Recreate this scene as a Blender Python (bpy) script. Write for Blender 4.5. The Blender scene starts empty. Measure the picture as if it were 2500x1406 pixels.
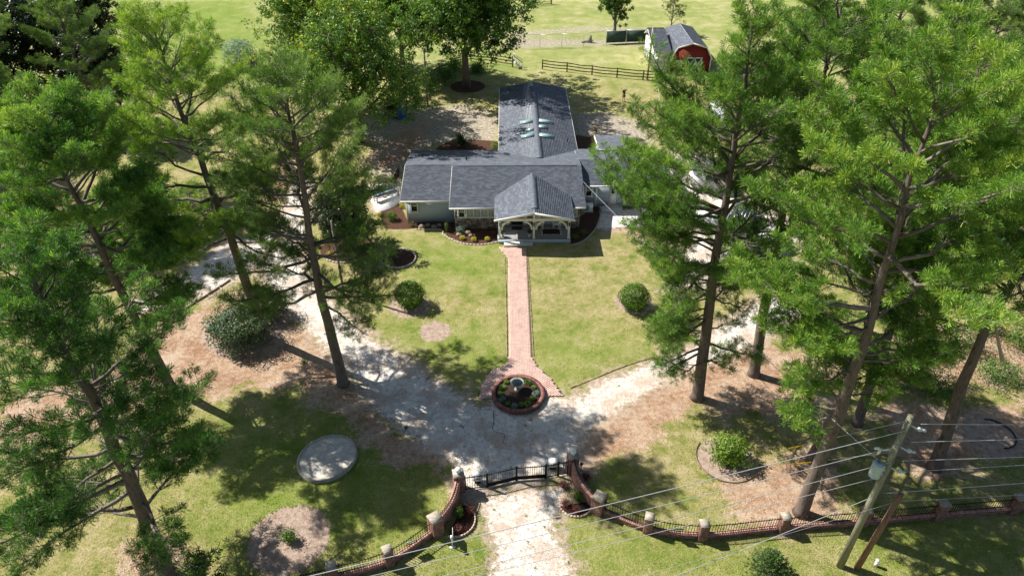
import bpy, math, random
import numpy as np
from mathutils import Vector, Matrix
random.seed(7)
R = math.radians
scene = bpy.context.scene
col = scene.collection

# ------------------------------------------------------------------ camera
CF, CH, CP, CYAW = 1733.0, 32.0, R(36.2), R(-0.59)
cam_d = bpy.data.cameras.new('camera')
cam = bpy.data.objects.new('camera', cam_d); col.objects.link(cam)
cam_d.sensor_fit = 'HORIZONTAL'; cam_d.sensor_width = 36.0
cam_d.lens = CF / 2500.0 * 36.0
cam_d.clip_end = 6000
cam.location = (0, 0, CH)
cam.rotation_euler = (R(90) - CP, 0, CYAW)
scene.camera = cam

# ------------------------------------------------------------------ light
SUN_EL, SUN_AZ = 46.5, 154.5          # azimuth counted from +X, anticlockwise
w = bpy.data.worlds.new('World'); scene.world = w; w.use_nodes = True
nt = w.node_tree; nt.nodes.clear()
sky = nt.nodes.new('ShaderNodeTexSky'); sky.sky_type = 'NISHITA'; sky.sun_disc = False
sky.sun_elevation = R(SUN_EL); sky.sun_rotation = R(90 - SUN_AZ)
bg = nt.nodes.new('ShaderNodeBackground'); bg.inputs[1].default_value = 0.054
wo = nt.nodes.new('ShaderNodeOutputWorld')
nt.links.new(sky.outputs[0], bg.inputs[0]); nt.links.new(bg.outputs[0], wo.inputs[0])
sd = bpy.data.lights.new('sun', 'SUN'); sd.energy = 4.9; sd.angle = R(0.4); sd.color = (1.0, 0.95, 0.87)
sun = bpy.data.objects.new('sun', sd); col.objects.link(sun)
sv = Vector((math.cos(R(SUN_EL)) * math.cos(R(SUN_AZ)), math.cos(R(SUN_EL)) * math.sin(R(SUN_AZ)), math.sin(R(SUN_EL))))
sun.rotation_euler = sv.to_track_quat('Z', 'Y').to_euler()
sun.location = (-60, 60, 80)
vs = scene.view_settings
vs.view_transform = 'Standard'; vs.look = 'None'; vs.gamma = 1; vs.use_curve_mapping = False
vs.exposure = 0.90

# ------------------------------------------------------------------ survey: where a ray of the survey camera meets height z
def ray(u, v):
    x = (u - 1250) / CF; y = (v - 703) / CF
    fh = math.cos(CP) - y * math.sin(CP); dn = math.sin(CP) + y * math.cos(CP)
    c, s = math.cos(CYAW), math.sin(CYAW)
    return np.array([x * c - fh * s, fh * c + x * s, -dn])
def P(u, v, z=0.0):
    d = ray(u, v); t = (CH - z) / -d[2]
    return np.array([0, 0, CH]) + d * t
def above(b, u, v):
    d = ray(u, v); t = (b[0] * d[0] + b[1] * d[1]) / (d[0] ** 2 + d[1] ** 2)
    return np.array([0, 0, CH]) + d * t
def aty(u, v, y):
    d = ray(u, v); t = y / d[1]
    return np.array([0, 0, CH]) + d * t

# ------------------------------------------------------------------ materials
def new_mat(name):
    m = bpy.data.materials.new(name); m.use_nodes = True
    n = m.node_tree; n.nodes.clear()
    return m, n
def node(n, t, **k):
    o = n.nodes.new(t)
    for a, b in k.items(): setattr(o, a, b)
    return o
def ramp(n, fac, stops):
    r = node(n, 'ShaderNodeValToRGB'); e = r.color_ramp.elements
    while len(e) < len(stops): e.new(0.5)
    for q, (p, c) in zip(e, stops):
        q.position = p; q.color = (c[0], c[1], c[2], 1)
    n.links.new(fac, r.inputs[0]); return r.outputs[0]
def math_n(n, op, a, b=None, c=None, clamp=False):
    m = node(n, 'ShaderNodeMath', operation=op); m.use_clamp = clamp
    for i, x in enumerate((a, b, c)):
        if x is None: continue
        if isinstance(x, (int, float)): m.inputs[i].default_value = x
        else: n.links.new(x, m.inputs[i])
    return m.outputs[0]
def noise(n, vec, scale, detail=3, rough=.55):
    o = node(n, 'ShaderNodeTexNoise'); o.inputs['Scale'].default_value = scale
    o.inputs['Detail'].default_value = detail; o.inputs['Roughness'].default_value = rough
    if vec is not None: n.links.new(vec, o.inputs['Vector'])
    return o.outputs['Fac']
def mixc(n, fac, a, b, mode='MIX'):
    m = node(n, 'ShaderNodeMix', data_type='RGBA', blend_type=mode)
    if isinstance(fac, (int, float)): m.inputs[0].default_value = fac
    else: n.links.new(fac, m.inputs[0])
    for i, x in ((6, a), (7, b)):
        if isinstance(x, tuple): m.inputs[i].default_value = (x[0], x[1], x[2], 1)
        else: n.links.new(x, m.inputs[i])
    return m.outputs[2]
MATS = {}
def mat(name, c1, c2=None, scale=4.0, rough=.8, bump=0.0, bscale=30.0, metal=0.0, tint=0.0, stretch=None, spec=.3, c3=None, dirt=None):
    """noise-mottled surface; tint: how far the per-piece 'tint' attribute moves brightness"""
    if name in MATS: return MATS[name]
    m, n = new_mat(name)
    out = node(n, 'ShaderNodeOutputMaterial'); bs = node(n, 'ShaderNodeBsdfPrincipled')
    n.links.new(bs.outputs[0], out.inputs[0])
    tc = node(n, 'ShaderNodeNewGeometry').outputs['Position']
    if stretch:
        mp = node(n, 'ShaderNodeMapping'); mp.inputs['Scale'].default_value = stretch
        n.links.new(tc, mp.inputs[0]); tc = mp.outputs[0]
    c2 = c2 or tuple(x * .75 for x in c1)
    f = noise(n, tc, scale, 5, .6)
    st = [(.3, c1), (.7, c2)] if c3 is None else [(.28, c1), (.5, c2), (.72, c3)]
    c = ramp(n, f, st)
    if tint:
        a = node(n, 'ShaderNodeAttribute', attribute_name='tint').outputs['Fac']
        k = math_n(n, 'MULTIPLY_ADD', a, 2 * tint, 1 - tint)
        cb = node(n, 'ShaderNodeCombineColor'); [n.links.new(k, cb.inputs[i]) for i in range(3)]
        c = mixc(n, 1.0, c, cb.outputs[0], 'MULTIPLY')
    n.links.new(c, bs.inputs['Base Color'])
    bs.inputs['Roughness'].default_value = rough; bs.inputs['Metallic'].default_value = metal
    bs.inputs['Specular IOR Level'].default_value = spec
    if bump:
        b = node(n, 'ShaderNodeBump'); b.inputs['Strength'].default_value = bump; b.inputs['Distance'].default_value = .03
        n.links.new(noise(n, tc, bscale, 4, .65), b.inputs['Height']); n.links.new(b.outputs[0], bs.inputs['Normal'])
    MATS[name] = m; return m
def leafmat(name, stops, trans=.35, rough=.55):
    if name in MATS: return MATS[name]
    m, n = new_mat(name)
    out = node(n, 'ShaderNodeOutputMaterial')
    a = node(n, 'ShaderNodeAttribute', attribute_name='tint').outputs['Fac']
    c = ramp(n, a, stops)
    pr = node(n, 'ShaderNodeBsdfPrincipled'); n.links.new(c, pr.inputs['Base Color'])
    pr.inputs['Roughness'].default_value = rough; pr.inputs['Specular IOR Level'].default_value = .35
    tr = node(n, 'ShaderNodeBsdfTranslucent')
    c2 = mixc(n, 1.0, c, (1.15, 1.2, .55), 'MULTIPLY'); n.links.new(c2, tr.inputs[0])
    mx = node(n, 'ShaderNodeMixShader'); mx.inputs[0].default_value = trans
    n.links.new(pr.outputs[0], mx.inputs[1]); n.links.new(tr.outputs[0], mx.inputs[2])
    n.links.new(mx.outputs[0], out.inputs[0])
    MATS[name] = m; return m

# ------------------------------------------------------------------ mesh building
class MB:
    """collects pieces and links them as ONE mesh object"""
    def __init__(s): s.V = []; s.F = []; s.T = []; s.n = 0
    def add(s, V, F, t=.5):
        V = np.asarray(V, float).reshape(-1, 3); F = np.asarray(F, int)
        s.F.append(F + s.n); s.V.append(V); s.n += len(V)
        s.T.append(np.broadcast_to(np.asarray(t, float), (len(F),)).copy())
        return s
    def box(s, c, size, rz=0, t=.5, rx=0, ry=0):
        h = np.array(size) / 2.0
        V = np.array([[x, y, z] for z in (-1, 1) for y in (-1, 1) for x in (-1, 1)]) * h
        if rx or ry or rz:
            M = np.array(Matrix.Rotation(rz, 3, 'Z') @ Matrix.Rotation(ry, 3, 'Y') @ Matrix.Rotation(rx, 3, 'X')); V = V @ M.T
        return s.add(V + np.array(c), BOXF, t)
    def bar(s, a, b, wd, ht, t=.5):
        """box from a to b, wd wide (horizontal), ht high"""
        a = np.array(a, float); b = np.array(b, float); d = b - a; L = np.linalg.norm(d); d /= L
        sd_ = np.cross(d, [0, 0, 1.]);
        if np.linalg.norm(sd_) < 1e-4: sd_ = np.array([1., 0, 0])
        sd_ /= np.linalg.norm(sd_); up = np.cross(sd_, d)
        V = [(a if k[0] < 0 else b) + sd_ * wd / 2 * k[1] + up * ht / 2 * k[2] for k in [(x, y, z) for z in (-1, 1) for y in (-1, 1) for x in (-1, 1)]]
        return s.add(V, BOXF, t)
    def boxes(s, C, Hh, ang=None, t=.5, seven=False):
        C = np.asarray(C, float).reshape(-1, 3); n = len(C)
        if n == 0: return s
        Hh = np.broadcast_to(np.asarray(Hh, float), (n, 3))
        K = np.array([[x, y, z] for z in (-1, 1) for y in (-1, 1) for x in (-1, 1)], float)
        L = K[None] * Hh[:, None]
        if ang is not None:
            ang = np.broadcast_to(np.asarray(ang, float), (n,)); c, q = np.cos(ang)[:, None], np.sin(ang)[:, None]
            X = L[..., 0] * c - L[..., 1] * q; Y = L[..., 0] * q + L[..., 1] * c; L = np.stack([X, Y, L[..., 2]], -1)
        V = (L + C[:, None]).reshape(-1, 3)
        F = (BOXF[None] + 8 * np.arange(n)[:, None, None]).reshape(-1, 4)
        T = np.repeat(np.broadcast_to(t, (n,)), 6)
        return s.add(V, F, T)
    def tube(s, pts, rad, k=6, t=.5, cap=True):
        V, F = tube(pts, rad, k); s.add(V, F, t)
        if cap:
            m = len(pts)
            s.F.append(np.array([list(range((m - 1) * k, m * k))]) + s.n - len(V)); s.T.append(np.array([t]))
            s.F.append(np.array([list(range(k))[::-1]]) + s.n - len(V)); s.T.append(np.array([t]))
        return s
    def lathe(s, c, prof, k=16, t=.5, lobes=0, amp=0):
        a = np.arange(k) / k * 2 * math.pi; V = []
        for r, z in prof:
            rr = r * (1 + amp * np.abs(np.cos(a * lobes / 2))) if lobes else r
            V.append(np.stack([c[0] + rr * np.cos(a), c[1] + rr * np.sin(a), np.full(k, c[2] + z)], -1))
        V = np.concatenate(V); m = len(prof)
        F = [[i * k + j, i * k + (j + 1) % k, (i + 1) * k + (j + 1) % k, (i + 1) * k + j] for i in range(m - 1) for j in range(k)]
        s.add(V, F, t); return s
    def poly(s, pts, t=.5):
        pts = np.asarray(pts, float); return s.add(pts, [list(range(len(pts)))], t)
    def prism(s, pts, ext, t=.5):
        """pts: planar polygon, ext: extrusion vector"""
        p = np.asarray(pts, float); n = len(p); q = p + np.array(ext)
        s.add(np.concatenate([p, q]), [[i, (i + 1) % n, n + (i + 1) % n, n + i] for i in range(n)], t)
        b = s.n - 2 * n
        s.F.append(np.array([list(range(n))[::-1]]) + b); s.T.append(np.array([t]))
        s.F.append(np.array([list(range(n, 2 * n))]) + b); s.T.append(np.array([t]))
        return s
    def build(s, name, m, parent=None, smooth=False, kind=None, origin=None):
        V = np.concatenate(s.V) if s.V else np.zeros((0, 3))
        if origin is not None: V = V - np.array(origin)
        me = bpy.data.meshes.new(name)
        lt = np.concatenate([np.full(len(f), f.shape[1]) for f in s.F]).astype(np.int32)
        li = np.concatenate([f.ravel() for f in s.F]).astype(np.int32)
        me.vertices.add(len(V)); me.vertices.foreach_set('co', V.astype(np.float32).ravel())
        me.loops.add(len(li)); me.loops.foreach_set('vertex_index', li)
        me.polygons.add(len(lt)); me.polygons.foreach_set('loop_start', np.concatenate([[0], np.cumsum(lt)[:-1]]).astype(np.int32))
        me.update(calc_edges=True)
        at = me.attributes.new('tint', 'FLOAT', 'FACE'); at.data.foreach_set('value', np.concatenate(s.T).astype(np.float32))
        if smooth: me.polygons.foreach_set('use_smooth', np.ones(len(lt), bool))
        me.materials.append(m)
        o = bpy.data.objects.new(name, me); col.objects.link(o)
        if parent is not None:
            o.parent = parent
            if origin is None:
                o.matrix_parent_inverse = PINV.get(parent.name, Matrix.Identity(4))
            else: o.location = Vector(origin) - Vector(PLOC.get(parent.name, (0, 0, 0)))
        elif origin is not None: o.location = origin
        if kind: o['kind'] = kind
        return o
BOXF = np.array([[0, 2, 3, 1], [4, 5, 7, 6], [0, 1, 5, 4], [2, 6, 7, 3], [0, 4, 6, 2], [1, 3, 7, 5]])
PINV = {}; PLOC = {}
def tube(pts, rad, k=6):
    pts = np.asarray(pts, float); m = len(pts); rad = np.broadcast_to(np.asarray(rad, float), (m,))
    T = np.gradient(pts, axis=0); T /= np.linalg.norm(T, axis=1)[:, None] + 1e-9
    ref = np.array([0, 0, 1.]) if abs(T[0, 2]) < .8 else np.array([1., 0, 0])
    A = np.cross(T, ref); A /= np.linalg.norm(A, axis=1)[:, None] + 1e-9
    B = np.cross(T, A); a = np.arange(k) / k * 2 * math.pi
    V = pts[:, None] + rad[:, None, None] * (A[:, None] * np.cos(a)[None, :, None] + B[:, None] * np.sin(a)[None, :, None])
    i = np.arange(m - 1)[:, None]; j = np.arange(k)[None]; jn = (j + 1) % k
    F = np.stack([i * k + j, i * k + jn, (i + 1) * k + jn, (i + 1) * k + j], -1).reshape(-1, 4)
    return V.reshape(-1, 3), F
def tag(o, label=None, cat=None, group=None, kind=None):
    if label: o['label'] = label
    if cat: o['category'] = cat
    if group: o['group'] = group
    if kind: o['kind'] = kind
    return o
def thing(name, loc, label, cat, group=None, rz=0):
    o = bpy.data.objects.new(name, None); col.objects.link(o); o.location = tuple(float(q) for q in loc); o.rotation_euler = (0, 0, rz)
    o.empty_display_size = .3
    M = Matrix.Translation(Vector(o.location)) @ Matrix.Rotation(rz, 4, 'Z')
    PINV[o.name] = M.inverted(); PLOC[o.name] = tuple(o.location)
    return tag(o, label, cat, group)
# parts of a thing are modelled in world coordinates; with local=True they are modelled round the thing's own base
def lpart(mb, name, m, parent, **k):
    o = mb.build(name, m, None, **k); o.parent = parent; return o
def piece(me, name, parent, loc, rz=0, label=None):
    o = bpy.data.objects.new(name, me); col.objects.link(o); o.parent = parent
    o.location = Vector(tuple(float(q) for q in loc)) - Vector(PLOC.get(parent.name, (0, 0, 0))); o.rotation_euler = (0, 0, rz)
    return o
def dup(root, loc, rz, label, group=None):
    r = root.copy(); col.objects.link(r); r.location = tuple(float(q) for q in loc); r.rotation_euler = (0, 0, rz); r['label'] = label
    if group: r['group'] = group
    for ch in root.children:
        c = ch.copy(); col.objects.link(c); c.parent = r; c.matrix_parent_inverse = ch.matrix_parent_inverse.copy()
        for g in ch.children:
            d = g.copy(); col.objects.link(d); d.parent = c
    return r
def inpoly(x, y, poly):
    x = np.asarray(x); y = np.asarray(y); r = np.zeros(x.shape, bool); n = len(poly)
    for i in range(n):
        x1, y1 = poly[i][0], poly[i][1]; x2, y2 = poly[(i + 1) % n][0], poly[(i + 1) % n][1]
        c = ((y1 > y) != (y2 > y)) & (x < (x2 - x1) * (y - y1) / (y2 - y1 + 1e-12) + x1); r ^= c
    return r
def sdf(x, y, poly, closed=True):
    """signed distance (negative inside)"""
    d = np.full(x.shape, 1e9); n = len(poly)
    for i in range(n if closed else n - 1):
        a = poly[i]; b = poly[(i + 1) % n]; ex, ey = b[0] - a[0], b[1] - a[1]
        t = np.clip(((x - a[0]) * ex + (y - a[1]) * ey) / (ex * ex + ey * ey + 1e-12), 0, 1)
        d = np.minimum(d, np.hypot(x - a[0] - t * ex, y - a[1] - t * ey))
    if closed: d = np.where(inpoly(x, y, poly), -d, d)
    return d
def G(*uv): return [P(u, v)[:2] for u, v in uv]
def spline(pts, n=8):
    pts = [np.array(p, float) for p in pts]; q = [2 * pts[0] - pts[1]] + pts + [2 * pts[-1] - pts[-2]]; o = []
    for i in range(1, len(q) - 2):
        for t in np.arange(n) / n:
            a, b, c, d = q[i - 1], q[i], q[i + 1], q[i + 2]
            o.append(.5 * ((2 * b) + (c - a) * t + (2 * a - 5 * b + 4 * c - d) * t * t + (3 * b - a - 3 * c + d) * t ** 3))
    o.append(pts[-1]); return np.array(o)
rg = np.random.default_rng(11)
# ================================================================== GROUND
SAND = [  # pale sandy gravel
    G((1185,1225),(1225,1212),(1378,1190),(1345,1290),(1360,1330),(1400,1420),(1205,1420),(1215,1330),(1195,1280)),
    G((1120,1130),(960,1035),(900,960),(800,850),(720,760),(655,690),(640,645),(665,610),(700,575),(720,610),(760,700),(900,830),(1000,890),(1090,950),(1180,1000),(1205,965),(1265,985),(1325,965),(1400,980),(1480,930),(1600,885),(1640,885),(1600,940),(1470,1015),(1420,1060),(1400,1110),(1390,1150),(1130,1195),(1120,1160)),
    G((640,640),(690,560),(560,590),(440,680),(340,735),(350,760),(430,745),(560,690)),
    G((690,560),(700,480),(730,430),(760,440),(745,560),(720,620)),
    G((1600,885),(1700,850),(1780,790),(1850,740),(1960,700),(1960,760),(1850,830),(1740,880),(1640,900)),
    G((1640,700),(1700,560),(1560,480),(1600,400),(1680,370),(1760,400),(1800,480),(1950,560),(1900,640),(1800,640),(1740,700)),
    G((1490,555),(1490,515),(1560,510),(1570,552)),
    G((1450,555),(1465,520),(1490,500),(1495,560)),
    G((900,455),(980,440),(978,490),(950,512),(918,520)),
]
SANDW = [1.3, 1.6, 1.6, 1.2, 1.5, 2.5, .3, .8, .8]
PATCH = [G((1250,82),(1440,66),(1600,72),(1600,79),(1440,74),(1250,90)),  # thin sandy soil behind the house
    G((860,300),(1000,270),(1130,255),(1215,285),(1215,350),(1060,350),(950,440),(900,420),(930,360)),
    G((1400,330),(1400,280),(1480,275),(1560,300),(1600,350),(1480,345)),
    G((1240,118),(1500,108),(1600,112),(1560,100),(1250,95)),
    G((1900,300),(2100,330),(2100,250),(1950,230)),
]
STRAW = [  # pine straw and bare red-brown soil
    G((250,900),(400,790),(640,690),(700,760),(790,840),(900,950),(960,1030),(1110,1120),(1120,1150),(1050,1150),(960,1140),(880,1070),(830,1010),(740,950),(600,950),(420,1000),(330,1060),(240,1050),(0,1100),(0,950)),
    G((1640,890),(1740,870),(1850,830),(2000,870),(2100,940),(2000,1010),(1850,1020),(1700,1000),(1640,1040),(1560,1110),(1420,1150),(1400,1100),(1430,1050),(1500,1000)),
    G((1740,1160),(1850,1130),(1960,1100),(2060,1120),(2060,1230),(1990,1290),(1900,1310),(1800,1250)),
    G((2130,960),(2300,1000),(2500,980),(2560,1120),(2440,1100),(2300,1190),(2180,1120)),
    G((2150,830),(2400,760),(2560,800),(2560,930),(2300,950),(2150,940)),
    G((330,1406),(300,1330),(420,1310),(500,1380),(520,1440),(330,1450)),
    G((600,470),(640,410),(720,385),(730,440),(690,500)),
    G((1490,560),(1570,555),(1640,600),(1600,600),(1560,585)),
    G((0,520),(200,480),(240,560),(200,640),(0,640)),
    G((880,400),(960,330),(1040,300),(1040,340),(960,420)),
]
MULCH = [
    G((925,520),(975,493),(995,540),(1112,540),(1216,545),(1216,592),(1170,598),(1128,592),(1095,578),(1078,562),(1010,558),(985,560),(940,560)),
    G((1393,545),(1458,500),(1466,525),(1455,556),(1425,586),(1393,598)),
    G((1065,362),(1105,340),(1216,345),(1216,368),(1065,368)),
    G((1400,362),(1400,330),(1452,335),(1450,362)),
    G((950,470),(975,430),(978,400),(955,440)),
]
def circ(u, v, r, n=20):
    c = P(u, v); return [(c[0] + r * math.cos(a), c[1] + r * math.sin(a)) for a in np.arange(n) / n * 2 * math.pi]
MULCH += [circ(973, 632, 1.35), circ(848, 606, 2.2), circ(1142, 212, 2.2)]
DIRT = [circ(705, 1315, 2.1), circ(1000, 745, 1.5), circ(1548, 740, 1.4), circ(1062, 808, 1.15), circ(1775, 1120, 1.7), circ(2420, 1065, 1.8), circ(598, 800, 3.0)]
WALK = G((1243,872),(1236,890),(1200,905),(1176,940),(1170,974),(1212,970),(1320,970),(1374,966),(1345,925),(1312,895),(1297,872),(1285,606),(1218,604),(1240,630))

def mixmask(x, y, polys, w=1.2):
    m = np.zeros(x.shape)
    for i, p in enumerate(polys):
        ww = w[i] if isinstance(w, list) else w
        m = np.maximum(m, np.clip(.5 - sdf(x, y, p) / (2 * ww), 0, 1))
    return m
def masks(x, y):
    return dict(sand=mixmask(x, y, SAND, SANDW), patch=mixmask(x, y, PATCH, 2.5), straw=mixmask(x, y, STRAW, 1.8),
                mulch=mixmask(x, y, MULCH, .25), dirt=mixmask(x, y, DIRT, .6))
def axis(lo, hi, st, far):
    a = list(np.arange(lo, hi, st)); s_ = st; p = a[-1]; q = a[0]
    up = []; dn = []
    while p < far[1]: s_ *= 1.5; p += s_; up.append(p)
    s_ = st
    while q > far[0]: s_ *= 1.5; q -= s_; dn.append(q)
    return np.array(dn[::-1] + a + up)
gx = axis(-52, 56, .36, (-1500, 1500))
gy = np.concatenate([axis(10, 66, .3, (-200, 66))[:-3], axis(66, 132, .6, (66, 2500))])
gy = np.unique(gy)
X, Y = np.meshgrid(gx, gy); nx, ny = len(gx), len(gy)
mk = masks(X, Y)
Z = .035 * np.sin(X * .7 + 1.3) * np.sin(Y * .5) + .03 * np.sin(X * .23 + Y * .31)
near = np.clip(1 - np.minimum(sdf(X, Y, WALK), sdf(X, Y, [(-10, 49), (16, 49), (16, 80), (-10, 80)])) / 1.5, 0, 1)
Z = Z * (1 - near) * .6 + .02 * mk['straw'] * (1 - near)
Z -= .03 * np.clip(1 - np.maximum(sdf(X, Y, WALK), 0) / .4, 0, 1)
i, j = np.meshgrid(np.arange(ny - 1), np.arange(nx - 1), indexing='ij')
Fq = np.stack([i * nx + j, i * nx + j + 1, (i + 1) * nx + j + 1, (i + 1) * nx + j], -1).reshape(-1, 4)
cx, cy = X.ravel()[Fq].mean(1), Y.ravel()[Fq].mean(1)
def fm(k): return mk[k].ravel()[Fq].mean(1)
cls = np.zeros(len(Fq), int)
cls[fm('straw') > .5] = 2; cls[fm('patch') > .5] = 4; cls[fm('sand') > .5] = 1; cls[fm('mulch') > .5] = 3; cls[fm('dirt') > .5] = 5

def ground_mat():
    m, n = new_mat('ground'); L = n.links
    out = node(n, 'ShaderNodeOutputMaterial'); bs = node(n, 'ShaderNodeBsdfPrincipled'); L.new(bs.outputs[0], out.inputs[0])
    pos = node(n, 'ShaderNodeNewGeometry').outputs['Position']
    big = noise(n, pos, .09, 3); mid = noise(n, pos, .55, 4, .6); sm = noise(n, pos, 3.2, 4, .65); fine = noise(n, pos, 14, 3, .7); vf = noise(n, pos, 45, 2, .7)
    def att(k): return node(n, 'ShaderNodeAttribute', attribute_name=k).outputs['Fac']
    def edge(a, k1, k2, k3, lo=.42, hi=.58):
        s_ = math_n(n, 'MULTIPLY_ADD', math_n(n, 'SUBTRACT', mid, .5), k1, a)
        s_ = math_n(n, 'MULTIPLY_ADD', math_n(n, 'SUBTRACT', sm, .5), k2, s_)
        s_ = math_n(n, 'MULTIPLY_ADD', math_n(n, 'SUBTRACT', fine, .5), k3, s_)
        r = node(n, 'ShaderNodeMapRange', interpolation_type='SMOOTHSTEP'); r.inputs[1].default_value = lo; r.inputs[2].default_value = hi
        L.new(s_, r.inputs[0]); return r.outputs[0]
    # lawn
    m2 = noise(n, pos, 1.5, 4, .6)
    g = ramp(n, math_n(n, 'ADD', math_n(n, 'MULTIPLY', mid, .45), math_n(n, 'ADD', math_n(n, 'MULTIPLY', m2, .33), math_n(n, 'MULTIPLY', sm, .22))),
             [(.30, (.085, .145, .02)), (.41, (.18, .215, .052)), (.48, (.275, .262, .095)), (.55, (.36, .315, .15)), (.64, (.44, .365, .22))])
    mead = ramp(n, math_n(n, 'ADD', math_n(n, 'MULTIPLY', mid, .5), math_n(n, 'MULTIPLY', big, .5)), [(.36, (.19, .25, .06)), (.5, (.29, .315, .11)), (.62, (.42, .39, .20))])
    far = att('far')
    g = mixc(n, far, g, mead)
    lush = att('lush'); g = mixc(n, math_n(n, 'MULTIPLY', lush, .8), g, mixc(n, mid, (.10, .19, .018), (.22, .30, .035)))
    gf = ramp(n, math_n(n, 'ADD', math_n(n, 'MULTIPLY', fine, .55), math_n(n, 'MULTIPLY', vf, .45)), [(.32, (.30, .33, .30)), (.5, (1, 1, 1)), (.66, (1.65, 1.55, 1.5))])
    g = mixc(n, 1, g, gf, 'MULTIPLY')
    # sand
    s_ = ramp(n, sm, [(.3, (.48, .40, .32)), (.43, (.66, .60, .53)), (.6, (.78, .745, .69))])
    s_ = mixc(n, ramp(n, mid, [(.47, (0, 0, 0)), (.62, (.75, .75, .75))]), s_, (.50, .38, .29))
    sp = ramp(n, fine, [(.30, (.12, .09, .07)), (.42, (1, 1, 1))]); s_ = mixc(n, .85, s_, sp, 'MULTIPLY')
    # pine straw / soil
    t_ = ramp(n, math_n(n, 'ADD', math_n(n, 'MULTIPLY', mid, .5), math_n(n, 'MULTIPLY', sm, .5)), [(.32, (.24, .125, .075)), (.45, (.36, .23, .15)), (.54, (.45, .33, .235)), (.66, (.52, .42, .32))])
    t_ = mixc(n, .9, t_, ramp(n, fine, [(.28, (.35, .3, .28)), (.48, (1, 1, 1)), (.7, (1.35, 1.3, 1.25))]), 'MULTIPLY')
    pt = ramp(n, sm, [(.3, (.20, .17, .11)), (.5, (.36, .31, .24)), (.66, (.52, .46, .39))])  # bare soil colour darkened to deepen the tree shade over the yard
    pt = mixc(n, edge(att('patch'), 0, 1.4, 1.2, .42, .6), g, pt)
    mu = ramp(n, fine, [(.35, (.035, .018, .012)), (.55, (.11, .055, .038)), (.72, (.21, .12, .09))])
    di = ramp(n, sm, [(.3, (.27, .19, .14)), (.5, (.40, .30, .24)), (.7, (.47, .38, .31))])
    c = pt
    c = mixc(n, edge(att('straw'), 1.1, .8, .7), c, t_)
    c = mixc(n, math_n(n, 'MULTIPLY', edge(att('sand'), .9, .8, .5, .14, .42), .85), c, mixc(n, sm, (.36, .26, .19), (.52, .42, .33)))
    c = mixc(n, edge(att('sand'), .7, .7, .7), c, s_)
    c = mixc(n, edge(att('dirt'), .2, .6, .5), c, di)
    c = mixc(n, edge(att('mulch'), 0, .5, .5, .45, .55), c, mu)
    L.new(c, bs.inputs['Base Color']); bs.inputs['Roughness'].default_value = .95; bs.inputs['Specular IOR Level'].default_value = .12
    b = node(n, 'ShaderNodeBump'); b.inputs['Strength'].default_value = .75; b.inputs['Distance'].default_value = .09
    L.new(math_n(n, 'ADD', math_n(n, 'ADD', fine, math_n(n, 'MULTIPLY', vf, .6)), sm), b.inputs['Height']); L.new(b.outputs[0], bs.inputs['Normal'])
    return m
GM = ground_mat()
farv = np.clip((Y - 82) / 12, 0, 1) * np.clip(1 - sdf(X, Y, G((1200,135),(1640,135),(1640,60),(1200,60))) * -.0, 0, 1)
LUSH = [G((930,780),(1230,800),(1235,880),(1190,960),(1100,930),(980,860)), G((560,1000),(860,1020),(1080,1150),(1100,1300),(900,1380),(560,1400),(480,1200)), G((290,0),(620,0),(640,200),(520,220),(300,200)), G((1000,590),(1230,590),(1230,700),(1010,690)), G((1300,780),(1560,850),(1390,945),(1310,900)), G((1080,1230),(1200,1230),(1230,1420),(1000,1420)), G((1330,1250),(1500,1300),(1800,1340),(2000,1420),(1400,1420)), G((1990,1230),(2500,1280),(2500,1420),(2100,1420)), G((1400,1180),(1500,1150),(1560,1300),(1440,1260))]
lush = mixmask(X, Y, LUSH, 2.5) * .75
for k, nm in ((0, 'lawn'), (1, 'sandy_driveway'), (2, 'pine_straw_ground'), (3, 'mulch_bed'), (4, 'bare_soil'), (5, 'dirt_patch')):
    F = Fq[cls == k]; used, inv = np.unique(F, return_inverse=True)
    V = np.stack([X.ravel(), Y.ravel(), Z.ravel()], -1)[used]
    b = MB(); b.add(V, inv.reshape(-1, 4)); o = b.build(nm, GM, smooth=True, kind='structure')
    for a, arr in list(mk.items()) + [('far', farv), ('lush', lush)]:
        at = o.data.attributes.new(a, 'FLOAT', 'POINT'); at.data.foreach_set('value', arr.ravel()[used].astype(np.float32))

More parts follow.
